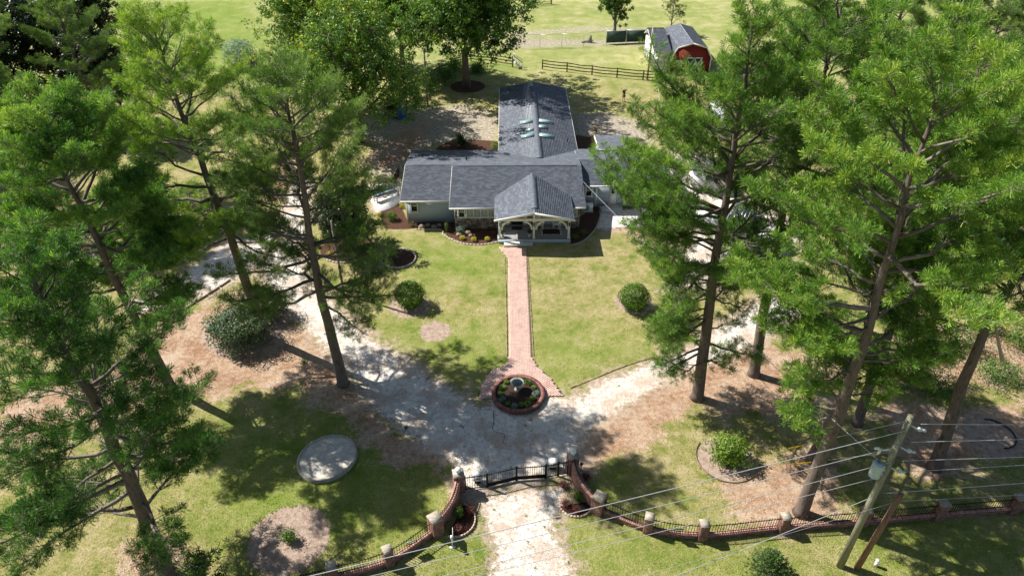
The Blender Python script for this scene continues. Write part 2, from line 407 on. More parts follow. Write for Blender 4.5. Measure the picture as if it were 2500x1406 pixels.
# grass blades and litter
GRASS = leafmat('grass_blade', [(0, (.15, .21, .04)), (.45, (.24, .28, .06)), (.75, (.36, .35, .12)), (1, (.48, .42, .22))], .35, .8)
def scatter(nm, N, keep, hgt, wid, m, flat=False, k=3, cont=('lawn',)):
    u = rg.uniform(-40, 2540, N); v = 1430 - (1430 - 480) * rg.random(N) ** 1.3
    pts = np.array([P(a, b_)[:2] for a, b_ in zip(u, v)])
    mm = masks(pts[:, 0], pts[:, 1]); ok = keep(mm, pts) & (sdf(pts[:, 0], pts[:, 1], WALK) > .1) & ~inpoly(pts[:, 0], pts[:, 1], [(-9, 49.9), (15, 49.9), (15, 80), (-9, 80)])
    pts = pts[ok]; n = len(pts); k_ = k
    px_ = np.repeat(pts, k_, 0) + rg.normal(0, .05 if not flat else .3, (n * k_, 2)); n *= k_
    a = rg.uniform(0, 6.28, n); h = rg.uniform(.5, 1, n) * hgt; w_ = wid * rg.uniform(.6, 1.3, n)
    t = np.stack([np.cos(a), np.sin(a), 0 * a], -1)
    z0 = np.zeros(n) + .01
    c = np.stack([px_[:, 0], px_[:, 1], z0], -1)
    if flat:
        q = np.stack([-np.sin(a), np.cos(a), rg.normal(0, .35, n)], -1)
        V = np.stack([c - t * h[:, None] + [0, 0, .02], c + q * w_[:, None] + [0, 0, .03], c + t * h[:, None] + [0, 0, .02]], 1)
    else:
        tip = c + np.stack([rg.normal(0, .5, n) * h, rg.normal(0, .5, n) * h, h], -1)
        V = np.stack([c - t * w_[:, None], c + t * w_[:, None], tip], 1)
    b = MB(); b.add(V.reshape(-1, 3), np.arange(3 * n).reshape(-1, 3), rg.random(n) if flat else np.clip(rg.normal(.5, .25, n), 0, 1))
    return b.build(nm, m, kind='stuff')
tag(scatter('grass_blades', 30000, lambda m, p: (m['sand'] < .4) & (m['straw'] < .5) & (m['mulch'] < .4) & (m['dirt'] < .4), .065, .016, GRASS, k=4), 'short mown grass blades covering the lawn', 'grass')
tag(scatter('weed_tufts', 1500, lambda m, p: (m['sand'] > .4) & (rg.random(len(p)) < .5), .13, .03, GRASS, k=7), 'sparse grass tufts growing through the sandy drive', 'grass')
def edge_grass():
    V = []; T = []; loops = [WALK] + [circ(u, v, r) for u, v, r in ((973, 632, 1.5), (1265, 966, 1.75), (705, 1315, 2.1), (1775, 1120, 1.8), (800, 1122, 1.8), (1004, 744, 1.2), (1546, 752, 1.2))] + LBASE
    for lp in loops:
        n = len(lp)
        for i_ in range(n):
            a = np.array(lp[i_]); c = np.array(lp[(i_ + 1) % n]); L = np.linalg.norm(c - a)
            if L > 8 and lp is not WALK: continue
            for _ in range(int(L * 9)):
                if rg.random() < .35: continue
                p = a + (c - a) * rg.random() + rg.normal(0, .05, 2)
                for b_ in range(5):
                    q = p + rg.normal(0, .035, 2); an = rg.random() * 6.28; w_ = .016; h = rg.uniform(.04, .12)
                    V += [(q[0] - w_ * math.cos(an), q[1] - w_ * math.sin(an), 0), (q[0] + w_ * math.cos(an), q[1] + w_ * math.sin(an), 0), (q[0] + rg.normal(0, .04), q[1] + rg.normal(0, .04), h)]; T.append(rg.random())
    b = MB(); b.add(np.array(V), np.arange(len(V)).reshape(-1, 3), np.array(T)); return b.build('edge_grass', GRASS, kind='stuff')
LBASE = [[P(u, v)[:2] for u, v in ((815, 1424), (950, 1384), (1065, 1308), (1121, 1202))], [P(u, v)[:2] for u, v in ((1397, 1157), (1461, 1256), (1582, 1304), (1714, 1321), (1910, 1303), (2105, 1288), (2291, 1271))]]
tag(edge_grass(), 'longer grass creeping along the walk, ring and wall edges', 'grass')
LIT = mat('litter', (.16, .09, .055), (.30, .19, .12), 9, .95, tint=.6)
tag(scatter('lawn_litter', 9000, lambda m, p: (m['sand'] < .4) & (m['straw'] < .5) & (m['mulch'] < .4), .05, .02, LIT, flat=True, k=1), 'scattered dry leaves and needles on the lawn', 'leaf litter')
tag(scatter('fallen_leaves', 9000, lambda m, p: (m['sand'] > .3) | (m['straw'] > .3) | (m['dirt'] > .4), .055, .03, LIT, flat=True, k=2), 'brown fallen leaves and cones littering the drive and straw', 'leaf litter')
# ================================================================== MATERIALS
WHITE = mat('white_paint', (.80, .80, .78), (.72, .72, .70), 3, .5)
WALLM = mat('grey_siding', (.48, .55, .63), (.45, .52, .60), 2, .7, .15, 60)
TRIMG = mat('grey_trim', (.58, .57, .53), (.5, .5, .47), 3, .6)
PANELG = mat('panel_board', (.36, .40, .45), (.32, .36, .41), 4, .6)
SHING = mat('asphalt_shingle', (.122, .138, .168), (.100, .113, .140), .8, .85, .35, 60, tint=.27, c3=(.108, .122, .150))
ROOFB = mat('roof_deck', (.06, .065, .075), None, 3, .9)
GLASS = mat('window_glass', (.012, .018, .022), (.02, .03, .035), 1, .08, spec=.8)
SKYG = mat('skylight_glass', (.20, .40, .38), (.25, .45, .42), 1, .15, spec=.8)
BLACKM = mat('black_metal', (.012, .012, .013), (.02, .02, .02), 5, .45, metal=.3)
DARKM = mat('dark_rubber', (.02, .02, .02), None, 5, .8)
GALV = mat('galvanised_steel', (.55, .58, .60), (.42, .45, .48), 12, .4, metal=.6)
CONC = mat('concrete', (.62, .60, .56), (.48, .46, .43), 2.5, .9, .4, 25, c3=(.66, .65, .61))
CONCR = mat('weathered_concrete', (.48, .46, .42), (.26, .25, .22), 1.6, .95, .6, 14, c3=(.56, .53, .48))
CAPM = mat('pillar_cap_stone', (.50, .44, .36), (.27, .24, .19), 6, .9, .5, 20, c3=(.58, .53, .45))
BRICK = mat('red_brick', (.22, .115, .085), (.30, .165, .125), 6, .9, .35, 60, tint=.35, c3=(.17, .085, .065))
COPE = mat('brick_coping', (.44, .25, .20), (.36, .19, .15), 6, .9, .3, 60, tint=.3)
MORT = mat('mortar', (.48, .35, .30), (.40, .29, .25), 10, .95)
PAVE = mat('paving_brick', (.54, .345, .295), (.60, .42, .36), .8, .9, .2, 60, tint=.12, c3=(.44, .27, .23))
STONE = mat('field_stone', (.34, .26, .18), (.20, .16, .12), 3.5, .9, .5, 25, tint=.55, c3=(.42, .36, .28))
WOODD = mat('dark_fence_wood', (.085, .05, .035), (.13, .08, .055), 6, .8, .3, 30, stretch=(1, 1, 1))
POLEM = mat('treated_pole', (.17, .185, .11), (.27, .265, .185), 3.0, .85, .8, 14, stretch=(4, 4, .35), c3=(.10, .115, .065))
POLEB = mat('old_brown_pole', (.17, .09, .055), (.25, .15, .10), 2.5, .9, .6, 20, stretch=(3, 3, .4), c3=(.10, .055, .035))
DECKM = mat('porch_deck_board', (.20, .20, .215), (.24, .24, .25), 4, .7, tint=.15)
REDB = mat('barn_red', (.24, .028, .02), (.20, .02, .016), 2, .6)
TEALW = mat('dark_door_paint', (.03, .05, .06), None, 3, .5)
WIREM = mat('aluminium_wire', (.62, .64, .66), (.5, .52, .55), 5, .35, metal=.4)
YEL = mat('yellow_guard', (.75, .50, .02), None, 5, .5)
BLUEP = mat('blue_plastic', (.02, .08, .30), (.03, .10, .36), 3, .4)
TERRA = mat('white_glaze', (.7, .69, .66), None, 3, .4)
MULCHM = mat('mulch_fill', (.018, .012, .009), (.06, .035, .025), 30, .98, .8, 40)
WOODL = mat('weathered_bench_wood', (.26, .20, .17), (.36, .29, .25), 7, .85, .3, 40)
TEALP = mat('green_plastic', (.10, .40, .27), None, 3, .5)
RUBT = mat('tyre_rubber', (.018, .018, .018), None, 5, .85)

# ================================================================== HOUSE
HS = thing('ranch_house', (1.0, 57, 0), 'long low grey ranch house with blue-grey shingle roof and gabled white front porch', 'house')
def shingles(mb, poly, eave, up):
    """courses of lapped tabs over a convex roof plane"""
    p = np.array(poly, float); e = np.array(eave, float); e /= np.linalg.norm(e); u = np.array(up, float); u -= e * (u @ e); u /= np.linalg.norm(u)
    nrm = np.cross(e, u); nrm *= np.sign(nrm[2]); o = p[0]; a = (p - o) @ e; h = (p - o) @ u
    def span(d):
        xs = []
        for k in range(len(p)):
            k2 = (k + 1) % len(p); h1, h2 = h[k], h[k2]
            if (h1 <= d <= h2) or (h2 <= d <= h1):
                xs.append(a[k] if abs(h2 - h1) < 1e-9 else a[k] + (a[k2] - a[k]) * (d - h1) / (h2 - h1))
                if abs(h2 - h1) < 1e-9: xs.append(a[k2])
        return (min(xs), max(xs)) if xs else None
    lo, hi = h.min(), h.max(); st = .16; d = lo; V = []; T = []; r = 0
    while d < hi - .02:
        d2 = min(d + st, hi); s1 = span(d + 1e-4); s2 = span(d2 - 1e-4)
        if s1 and s2:
            x = min(s1[0], s2[0]) - rg.random() * .33; top = max(s1[1], s2[1])
            while x < top:
                x2 = x + rg.uniform(.22, .42)
                q = [min(max(x, s1[0]), s1[1]), min(max(x2, s1[0]), s1[1]), min(max(x2, s2[0]), s2[1]), min(max(x, s2[0]), s2[1])]
                if max(q[1] - q[0], q[2] - q[3]) > .01:
                    th = .009 + rg.random() * .004
                    A = [o + e * q[0] + u * d + nrm * th, o + e * q[1] + u * d + nrm * th, o + e * q[2] + u * d2 + nrm * .004, o + e * q[3] + u * d2 + nrm * .004,
                         o + e * q[0] + u * d, o + e * q[1] + u * d]
                    V.append(A); T.append(rg.random() if rg.random() < .8 else rg.random() * .3)
                x = x2
        d = d2
    V = np.array(V); n = len(V); b = 6 * np.arange(n)[:, None]
    F = np.concatenate([b + [0, 1, 2, 3], b + [4, 5, 1, 0]]); T = np.array(T)
    mb.add(V.reshape(-1, 3), F, np.concatenate([T, T * .9]))
def roof(parent, planes, over=.14, fasc=WHITE, name='roof'):
    """planes: (polygon, eave dir, upslope dir)"""
    b = MB(); s_ = MB()
    for poly, e, u in planes:
        p = np.array(poly, float); b.prism(p - [0, 0, over + .003], (0, 0, over))
        shingles(s_, p, e, u)
    r = b.build(name, fasc, parent)
    sh = s_.build('shingles', SHING, r, kind='stuff')
    sh.matrix_parent_inverse = (PINV[parent.name]).copy() @ Matrix.Identity(4)
    # r itself sits in world coordinates through its own inverse: keep the sub-part with it
    sh.matrix_parent_inverse = Matrix.Identity(4)
    return r
def sub(mb, name, m, part, **k):
    """sub-part modelled in the same coordinates as its part"""
    o = mb.build(name, m, None, **k); o.parent = part; return o
SL = .209
def mainf(y): return 2.45 + SL * (y - 51.65)
X0, X1 = -4.7, 6.72
roof(HS, [([(X0, 51.65, 2.45), (X1, 51.65, 2.45), (X1, 57.2, mainf(57.2)), (X0, 57.2, mainf(57.2))], (1, 0, 0), (0, 1, SL)),
          ([(X1, 62.75, 2.45), (X0, 62.75, 2.45), (X0, 57.2, mainf(57.2)), (X1, 57.2, mainf(57.2))], (1, 0, 0), (0, -1, SL))])
roof(HS, [([(-8.95, 52.92, 2.43), (X0 + .02, 52.92, 2.43), (X0 + .02, 57.8, 3.40), (-8.95, 57.8, 3.40)], (1, 0, 0), (0, 1, .2)),
          ([(X0 + .02, 62.68, 2.43), (-8.95, 62.68, 2.43), (-8.95, 57.8, 3.40), (X0 + .02, 57.8, 3.40)], (1, 0, 0), (0, -1, .2))])
roof(HS, [([(X1 - .1, 55.4, 2.48), (14.6, 55.4, 2.48), (14.6, 59.1, 3.2), (X1 - .1, 59.1, 3.2)], (1, 0, 0), (0, 1, .2)),
          ([(14.6, 62.8, 2.48), (X1 - .1, 62.8, 2.48), (X1 - .1, 59.1, 3.2), (14.6, 59.1, 3.2)], (1, 0, 0), (0, -1, .2)),
          ([(8.9, 65.9, 2.5), (8.9, 62.0, 2.85), (12.2, 62.0, 2.85), (12.2, 65.9, 2.5)], (1, 0, 0), (0, -1, .09))])
def wz(x): return 2.5 + .178 * (x + .6) if x < 3.12 else 2.5 + .178 * (6.9 - x)
yv = 62.75 - (wz(3.12) - 2.45) / SL
roof(HS, [([(-.6, 79, 2.5), (-.6, 62.5, 2.5), (3.12, yv, wz(3.12)), (3.12, 79, wz(3.12))], (0, 1, 0), (1, 0, .178)),
          ([(6.9, 62.5, 2.5), (6.9, 79, 2.5), (3.12, 79, wz(3.12)), (3.12, yv, wz(3.12))], (0, 1, 0), (-1, 0, .178))])
PX0, PX1, PXM = -.92, 5.58, 2.33
PE_, PYF = 2.74, 49.2; pr = PE_ + .2 * 3.25; yp = 51.65 + (pr - 2.45) / SL; ye = 51.65 + (PE_ - 2.45) / SL
roof(HS, [([(PX0, PYF, PE_), (PXM, PYF, pr), (PXM, yp, pr), (PX0, ye, PE_)], (0, 1, 0), (1, 0, .2)),
          ([(PX1, PYF, PE_), (PX1, ye, PE_), (PXM, yp, pr), (PXM, PYF, pr)], (0, 1, 0), (-1, 0, .2))], over=.10)
# walls
def yzwall(x0, x1, y0, y1, ze, zr, m=WALLM, nm='wall'):
    ym = (y0 + y1) / 2
    b = MB(); b.prism([(x0, y0, 0), (x0, y0, ze), (x0, ym, zr), (x0, y1, ze), (x0, y1, 0)], (x1 - x0, 0, 0)); return b.build(nm, m, HS)
yzwall(-4.35, 6.3, 52.4, 62, 2.38, 3.38); yzwall(-8.5, -4.352, 53.5, 62.1, 2.3, 3.1); yzwall(6.302, 14.2, 56.1, 62.1, 2.38, 2.95)
b = MB(); b.prism([(-.2, 62.002, 0), (-.2, 62.002, 2.35), (3.12, 62.002, 2.9), (6.5, 62.002, 2.35), (6.5, 62.002, 0)], (0, 16.5, 0)); b.build('wall', WALLM, HS)
b = MB(); b.box((10.5, 63.8, 1.15), (2.9, 3.2, 2.3)); b.build('wall', WALLM, HS)
# board siding lines: thin battens proud of the front walls
for z in np.arange(.25, 2.2, .2):
    b = MB(); b.box((-6.43, 53.494, z), (4.1, .012, .012)); b.build('siding_lap', PANELG, HS)
    b = MB(); b.box((10.2, 56.094, z), (7.9, .012, .012)); b.build('siding_lap', PANELG, HS)
b = MB(); b.box((8.1, 56.08, 1.15), (.14, .06, 2.2)); b.build('corner_trim', WHITE, HS)
b = MB(); b.box((-8.5, 53.48, 1.15), (.12, .06, 2.2)); b.build('corner_trim', WHITE, HS)
for gx0, gy0, gz0, gl in ((-6.8, 52.86, 2.38, 4.28), (-2.8, 51.6, 2.40, 3.8), (6.15, 51.6, 2.40, 1.1), (10.65, 55.34, 2.43, 7.9)): b = MB(); b.box((gx0, gy0, gz0), (gl, .09, .13)); b.build('gutter', TRIMG, HS)
# ridge caps and vents
def ridgecap(a, b_, wd=.42, slope=.2, z=.035, ends=True):
    b = MB(); a = np.array(a, float); b_ = np.array(b_, float); d = (b_ - a); L = np.linalg.norm(d); d /= L; s_ = np.array([-d[1], d[0], 0])
    n = max(1, int(L / .3))
    for k in range(n):
        p = a + d * L * k / n; q = a + d * L * (k + 1) / n + d * .02
        for sg in (-1, 1):
            lift = 0.
            V = [p + [0, 0, z + lift], q + [0, 0, z + lift], q + s_ * sg * wd / 2 + [0, 0, z - slope * wd / 2 + .012], p + s_ * sg * wd / 2 + [0, 0, z - slope * wd / 2 + .012]]
            W = [v - np.array([0, 0, .04]) for v in V]
            b.add(V + W, [[0, 1, 2, 3], [3, 2, 6, 7]], .3 + .5 * rg.random())
    return b.build('ridge_cap', SHING, HS)
ridgecap((3.12, yv + .2, wz(3.12)), (3.12, 77.6, wz(3.12)), .6, .178, .075)
ridgecap((PXM, 49.9, pr), (PXM, yp - .8, pr), .55, .2, .075)
ridgecap((-8.3, 57.8, 3.40), (X0 - .3, 57.8, 3.40), .34); ridgecap((X0 + .5, 57.2, mainf(57.2)), (X1 - .4, 57.2, mainf(57.2)), .34); ridgecap((X1 + .3, 59.1, 3.2), (14.2, 59.1, 3.2), .34)
# skylights
def skylight(u, v, sx, sy, side):
    z = 3.0; q = P(u, v, z)
    for _ in range(6): z = wz(q[0]); q = P(u, v, z)
    sl = -.178 if side > 0 else .178; a = math.atan(sl)
    t = MB(); t.box((q[0], q[1], z + .08), (sx, sy, .16), ry=-a); o = t.build('skylight', GALV, HS)
    t = MB(); t.box((q[0], q[1], z + .165), (sx - .1, sy - .1, .02), ry=-a); sub(t, 'glass', SKYG, o)
for u, v, sx, sy, sd_ in ((1285, 300, 1.25, .62, -1), (1294, 319, .72, .5, -1), (1288, 334, 1.3, .62, -1), (1332, 299, 1.35, .62, 1), (1325, 312, .75, .55, 1), (1334, 334, 1.35, .62, 1)): skylight(u, v, sx, sy, sd_)
def rz_(x, y):
    if x < X0: return 3.40 - .2 * abs(y - 57.8)
    if x > X1: return 3.2 - .195 * abs(y - 59.1)
    zz = mainf(57.2) - SL * abs(y - 57.2)
    return max(zz, wz(x)) if y > yv and -.6 < x < 6.9 else zz
for u, v in ((1032, 385), (1139, 392), (1385, 347), (1439, 371)):
    z = 3.0
    for _ in range(6): q = P(u, v, z); z = rz_(q[0], q[1])
    t = MB(); t.tube([(q[0], q[1], z - .05), (q[0], q[1], z + .4)], .05, 8); t.build('vent_pipe', BLACKM, HS)
# windows
def window(xc, y, z0, z1, wd, bars=True):
    t = MB(); f = .09
    t.box((xc - wd / 2, y - .05, (z0 + z1) / 2), (f, .1, z1 - z0)); t.box((xc + wd / 2, y - .05, (z0 + z1) / 2), (f, .1, z1 - z0))
    t.box((xc, y - .052, z1 + f / 2), (wd + 2 * f, .104, f)); t.box((xc, y - .06, z0 - f / 2), (wd + 2.4 * f, .14, f)); t.box((xc, y - .045, (z0 + z1) / 2), (wd - f, .07, .05))
    o = t.build('window', WHITE, HS)
    t = MB(); t.box((xc, y - .01, (z0 + z1) / 2), (wd - f, .03, z1 - z0 - .01)); sub(t, 'pane', GLASS, o)
    t = MB()
    zm = (z0 + z1) / 2
    for k in (-1, 1): t.box((xc + k * wd / 6, y - .035, (zm + z1) / 2), (.03, .03, z1 - zm - .03))
    t.box((xc, y - .036, (zm + z1) / 2), (wd - f, .03, .03)); sub(t, 'glazing_bar', WHITE, o)
window(-7.86, 53.5, 1.15, 2.2, .55); window(-3.74, 52.4, 1.2, 2.15, .52); window(7.42, 56.1, 1.15, 2.2, .55)
t = MB(); t.box((-6.48, 53.38, 2.18), (1.38, .24, .17)); t.box((-6.48, 53.3, 2.07), (1.30, .06, .05)); t.build('awning_case', WHITE, HS)
# panel band of the main front
xs = [-3.33, -2.72, -2.11, -1.5, -.95]
for k in range(4):
    t = MB(); t.box(((xs[k] + xs[k + 1]) / 2, 52.37, 1.68), (xs[k + 1] - xs[k] - .06, .05, .98)); t.build('wall_panel', PANELG, HS)
t = MB()
for x in xs: t.box((x, 52.35, 1.68), (.08, .1, 1.0))
t.box((-2.15, 52.352, 1.14), (2.6, .11, .09)); t.box((-2.15, 52.352, 2.22), (2.6, .11, .09)); t.build('panel_frame', WHITE, HS)
t = MB(); t.box((5.72, 52.37, 1.68), (.6, .05, 1.0)); t.build('wall_panel', PANELG, HS)
t = MB(); t.box((6.05, 52.35, 1.68), (.08, .1, 1.05)); t.box((5.72, 52.352, 1.14), (.7, .11, .09)); t.build('panel_frame', WHITE, HS)
def stones(x0, x1, y, z0, z1, nm='stone_facing'):
    t = MB(); z = z0
    while z < z1 - .03:
        h = min(rg.uniform(.14, .26), z1 - z); x = x0 - rg.random() * .2
        while x < x1:
            w_ = rg.uniform(.16, .5); a, c = max(x, x0), min(x + w_, x1)
            if c - a > .05:
                d = rg.uniform(.05, .13); j = lambda: rg.uniform(-.02, .02)
                V = [(a + .015, y, z + .012), (c - .015, y, z + .012), (c - .015, y, z + h - .012), (a + .015, y, z + h - .012),
                     (a + .03 + j(), y - d, z + .03 + j()), (c - .03 + j(), y - d, z + .03 + j()), (c - .03 + j(), y - d, z + h - .03 + j()), (a + .03 + j(), y - d, z + h - .03 + j())]
                t.add(V, [[4, 5, 6, 7], [0, 1, 5, 4], [1, 2, 6, 5], [2, 3, 7, 6], [3, 0, 4, 7]], rg.random())
            x += w_
        z += h
    return t.build(nm, STONE, HS, kind='stuff')
stones(-4.35, -.6, 52.4, 0, 1.08); stones(-4.35, -4.08, 52.395, 1.08, 2.3); stones(6.1, 6.3, 52.395, 1.08, 2.3); stones(5.3, 6.3, 52.4, 0, 1.08)
stones(1.5, 3.1, 52.395, .4, 2.7); stones(4.4, 5.3, 52.395, .4, 2.5)
# porch
t = MB(); t.box((2.36, 51.2, .19), (6.05, 2.38, .38)); dk = t.build('porch_deck', WALLM, HS)
t = MB(); k = 0
for y in np.arange(50.0, 52.36, .14): t.box((2.36, y + .065, .39), (6.12, .13, .03), t=rg.random())
sub(t, 'deck_boards', DECKM, dk, kind='stuff')
t = MB(); t.box((1.05, 49.72, .11), (2.4, .5, .22)); t.build('porch_step', CONC, HS)
pz = 2.10
for x in (-.5, 2.33, 5.22):
    t = MB(); t.box((x, 50.16, .405 + (pz - .405) / 2), (.17, .17, pz - .405)); t.box((x, 50.16, .47), (.22, .22, .12)); t.box((x, 50.16, pz - .08), (.22, .22, .1)); t.build('porch_post', WHITE, HS)
t = MB(); t.box((2.36, 50.16, pz + .09), (6.1, .14, .2)); t.build('porch_beam', WHITE, HS)
t = MB(); t.box((2.33, 50.15, pz + .66), (.14, .12, .94)); t.build('king_post', WHITE, HS)
for x, sg in ((-.5, 1), (2.33, -1), (2.33, 1), (5.22, -1)):
    t = MB(); A = []; B = []
    for q in np.linspace(0, math.pi / 2, 8):
        A.append((x + sg * (.10 + .72 * (1 - math.cos(q))), 50.10, pz - .82 + .80 * math.sin(q)))
        B.append((x + sg * (.24 + .60 * (1 - math.cos(q))), 50.10, pz - .84 + .68 * math.sin(q)))
    for k in range(7): t.prism([A[k], B[k], B[k + 1], A[k + 1]], (0, .12, 0))
    t.build('curved_brace', WHITE, HS)
t = MB()
for sg in (-1, 1): t.bar((PXM + sg * 3.27, PYF - .04, PE_ - .07), (PXM, PYF - .04, pr - .07), .05, .17)
t.build('rake_board', WHITE, HS)
for a_, c_ in (((X0 - .02, 51.62, 2.37), (X0 - .02, 57.2, mainf(57.2) - .08)), ((-8.97, 52.9, 2.35), (-8.97, 57.8, 3.3)), ((-8.97, 57.8, 3.3), (-8.97, 62.6, 2.35))): t = MB(); t.bar(a_, c_, .03, .12); t.build('rake_board', TRIMG, HS)
for a_, c_ in (((-.64, 62.6, 2.42), (-.64, 79, 2.42)), ((6.94, 62.6, 2.42), (6.94, 79, 2.42)), ((8.86, 62.9, 2.62), (8.86, 65.9, 2.40))): t = MB(); t.bar(a_, c_, .05, .13); t.build('gutter', WHITE, HS)
# front door, sidelights, lanterns
t = MB(); t.box((.95, 52.37, 1.4), (.95, .06, 2.0)); d_ = t.build('front_door', TEALW, HS)
t = MB(); t.tube([(1.32, 52.33, 1.35), (1.32, 52.27, 1.35)], .03, 8); sub(t, 'door_handle', GALV, d_)
for x in (.2, 1.68): t = MB(); t.box((x, 52.3, 1.3), (.32, .1, 1.8)); t.build('door_pilaster', WHITE, HS)
for x in (-.5, 2.33, 5.22): t = MB(); t.box((x, 50.04, 1.75), (.1, .07, .26)); t.box((x, 50.03, 1.92), (.14, .1, .04)); t.build('wall_lantern', BLACKM, HS)
# right wing door and garage door, ramp
t = MB(); t.box((9.6, 56.07, 1.08), (.62, .06, 2.05)); d_ = t.build('side_door', WHITE, HS); t = MB(); t.box((9.6, 56.03, 1.6), (.3, .02, .5)); sub(t, 'door_glass', GLASS, d_)
t = MB()
t.box((12.0, 56.07, 1.1), (2.9, .05, 2.1)); d_ = t.build('garage_door', WHITE, HS); t = MB()
for z in (.55, 1.07, 1.6): t.box((12.0, 56.04, z), (2.9, .02, .025))
sub(t, 'panel_joint', TRIMG, d_, kind=None)
t = MB(); t.prism([(9.0, 56.05, 0), (9.0, 56.05, .28), (9.0, 54.9, .03), (9.0, 54.9, 0)], (1.5, 0, 0)); t.build('door_ramp', CONC, HS)
# service mast
t = MB(); t.tube([(6.6, 53.9, 2.9), (6.6, 53.9, 3.75), (6.6, 53.75, 3.85)], .035, 6); t.tube([(6.6, 53.85, 3.6), (6.45, 53.0, 2.9)], .018, 5); t.build('service_mast', BLACKM, HS)

# ------------------------------------------------------------------ porch things
PF = .415
def pot(nm, x, y, z, lab):
    r = thing(nm, (x, y, z), lab, 'planter')
    t = MB(); t.lathe((x, y, z), [(.10, 0), (.13, .02), (.09, .08), (.17, .22), (.21, .3), (.17, .3), (.15, .27)], 14); t.build('pot', TERRA, r, smooth=True)
    return r
# ================================================================== VEGETATION GENERATORS
PINE_L = leafmat('pine_needles_emerald', [(0, (.022, .055, .016)), (.35, (.055, .155, .032)), (.7, (.150, .315, .066)), (1, (.36, .48, .11))], .35)
PINE_Y = leafmat('pine_needles_yellow_green', [(0, (.035, .060, .016)), (.35, (.075, .170, .028)), (.7, (.180, .345, .046)), (1, (.40, .49, .085))], .35)
PINE_G = leafmat('pine_needles_grey_green', [(0, (.028, .042, .020)), (.35, (.080, .155, .040)), (.7, (.165, .29, .062)), (1, (.29, .38, .09))], .30)
LEAF_A = leafmat('broad_leaves', [(0, (.028, .065, .012)), (.4, (.068, .165, .024)), (.75, (.17, .30, .038)), (1, (.38, .42, .05))], .30)
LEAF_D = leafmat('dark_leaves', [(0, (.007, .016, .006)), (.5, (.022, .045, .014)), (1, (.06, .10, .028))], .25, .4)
LEAF_B = leafmat('bluish_leaves', [(0, (.10, .16, .14)), (.5, (.22, .32, .28)), (1, (.38, .47, .42))], .3)
LEAF_V = leafmat('vivid_leaves', [(0, (.03, .07, .01)), (.5, (.10, .21, .02)), (1, (.30, .38, .05))], .30)
LEAF_M = leafmat('mixed_leaves', [(0, (.12, .09, .05)), (.35, (.075, .085, .045)), (.6, (.06, .11, .06)), (1, (.17, .25, .15))], .3)
LEAF_R = leafmat('red_leaves', [(0, (.07, .015, .015)), (.5, (.20, .045, .04)), (1, (.34, .12, .09))], .25)
LEAF_T = leafmat('dry_leaves', [(0, (.10, .07, .04)), (.5, (.22, .17, .08)), (1, (.20, .27, .10))], .3)
LEAF_Y = leafmat('golden_leaves', [(0, (.30, .26, .03)), (.5, (.52, .46, .06)), (1, (.66, .60, .12))], .35)
BARK = mat('pine_bark', (.095, .072, .060), (.175, .140, .118), 2.0, .95, 1.0, 9, stretch=(3, 3, .8), c3=(.055, .042, .037))
BARKG = mat('grey_bark', (.24, .22, .20), (.15, .135, .12), 2.5, .95, .9, 12, stretch=(2.5, 2.5, .8), c3=(.36, .34, .31))
BARKT = mat('twig_bark', (.095, .078, .062), (.20, .175, .15), 3, .95, tint=.4)

def tufts(mb, Pn, D, size, k, rng, tint, wid=.0125, drop=.12, spread=1.0):
    """bursts of needle blades, each blade one narrow triangle"""
    n = len(Pn); D = D / (np.linalg.norm(D, axis=1)[:, None] + 1e-9)
    d = D[:, None] + rng.normal(0, .60 * spread, (n, k, 3)); d[..., 2] -= drop
    d /= np.linalg.norm(d, axis=2)[..., None]
    L = size[:, None] * rng.uniform(.7, 1.05, (n, k))
    base = Pn[:, None] - D[:, None] * (rng.random((n, k)) * size[:, None] * .45)[..., None]
    tip = base + d * L[..., None]
    side = np.cross(d, rng.normal(0, 1, (n, k, 3))); side /= np.linalg.norm(side, axis=2)[..., None] + 1e-9
    wd = (L * wid / .3)[..., None] * side
    a = base + d * (L * .08)[..., None]
    V = np.stack([a, tip + wd, tip - wd], 2)
    t = np.clip(tint[:, None] + rng.normal(0, .13, (n, k)), 0, 1)
    m = n * k
    mb.add(V.reshape(-1, 3), np.arange(3 * m).reshape(-1, 3), t.ravel())

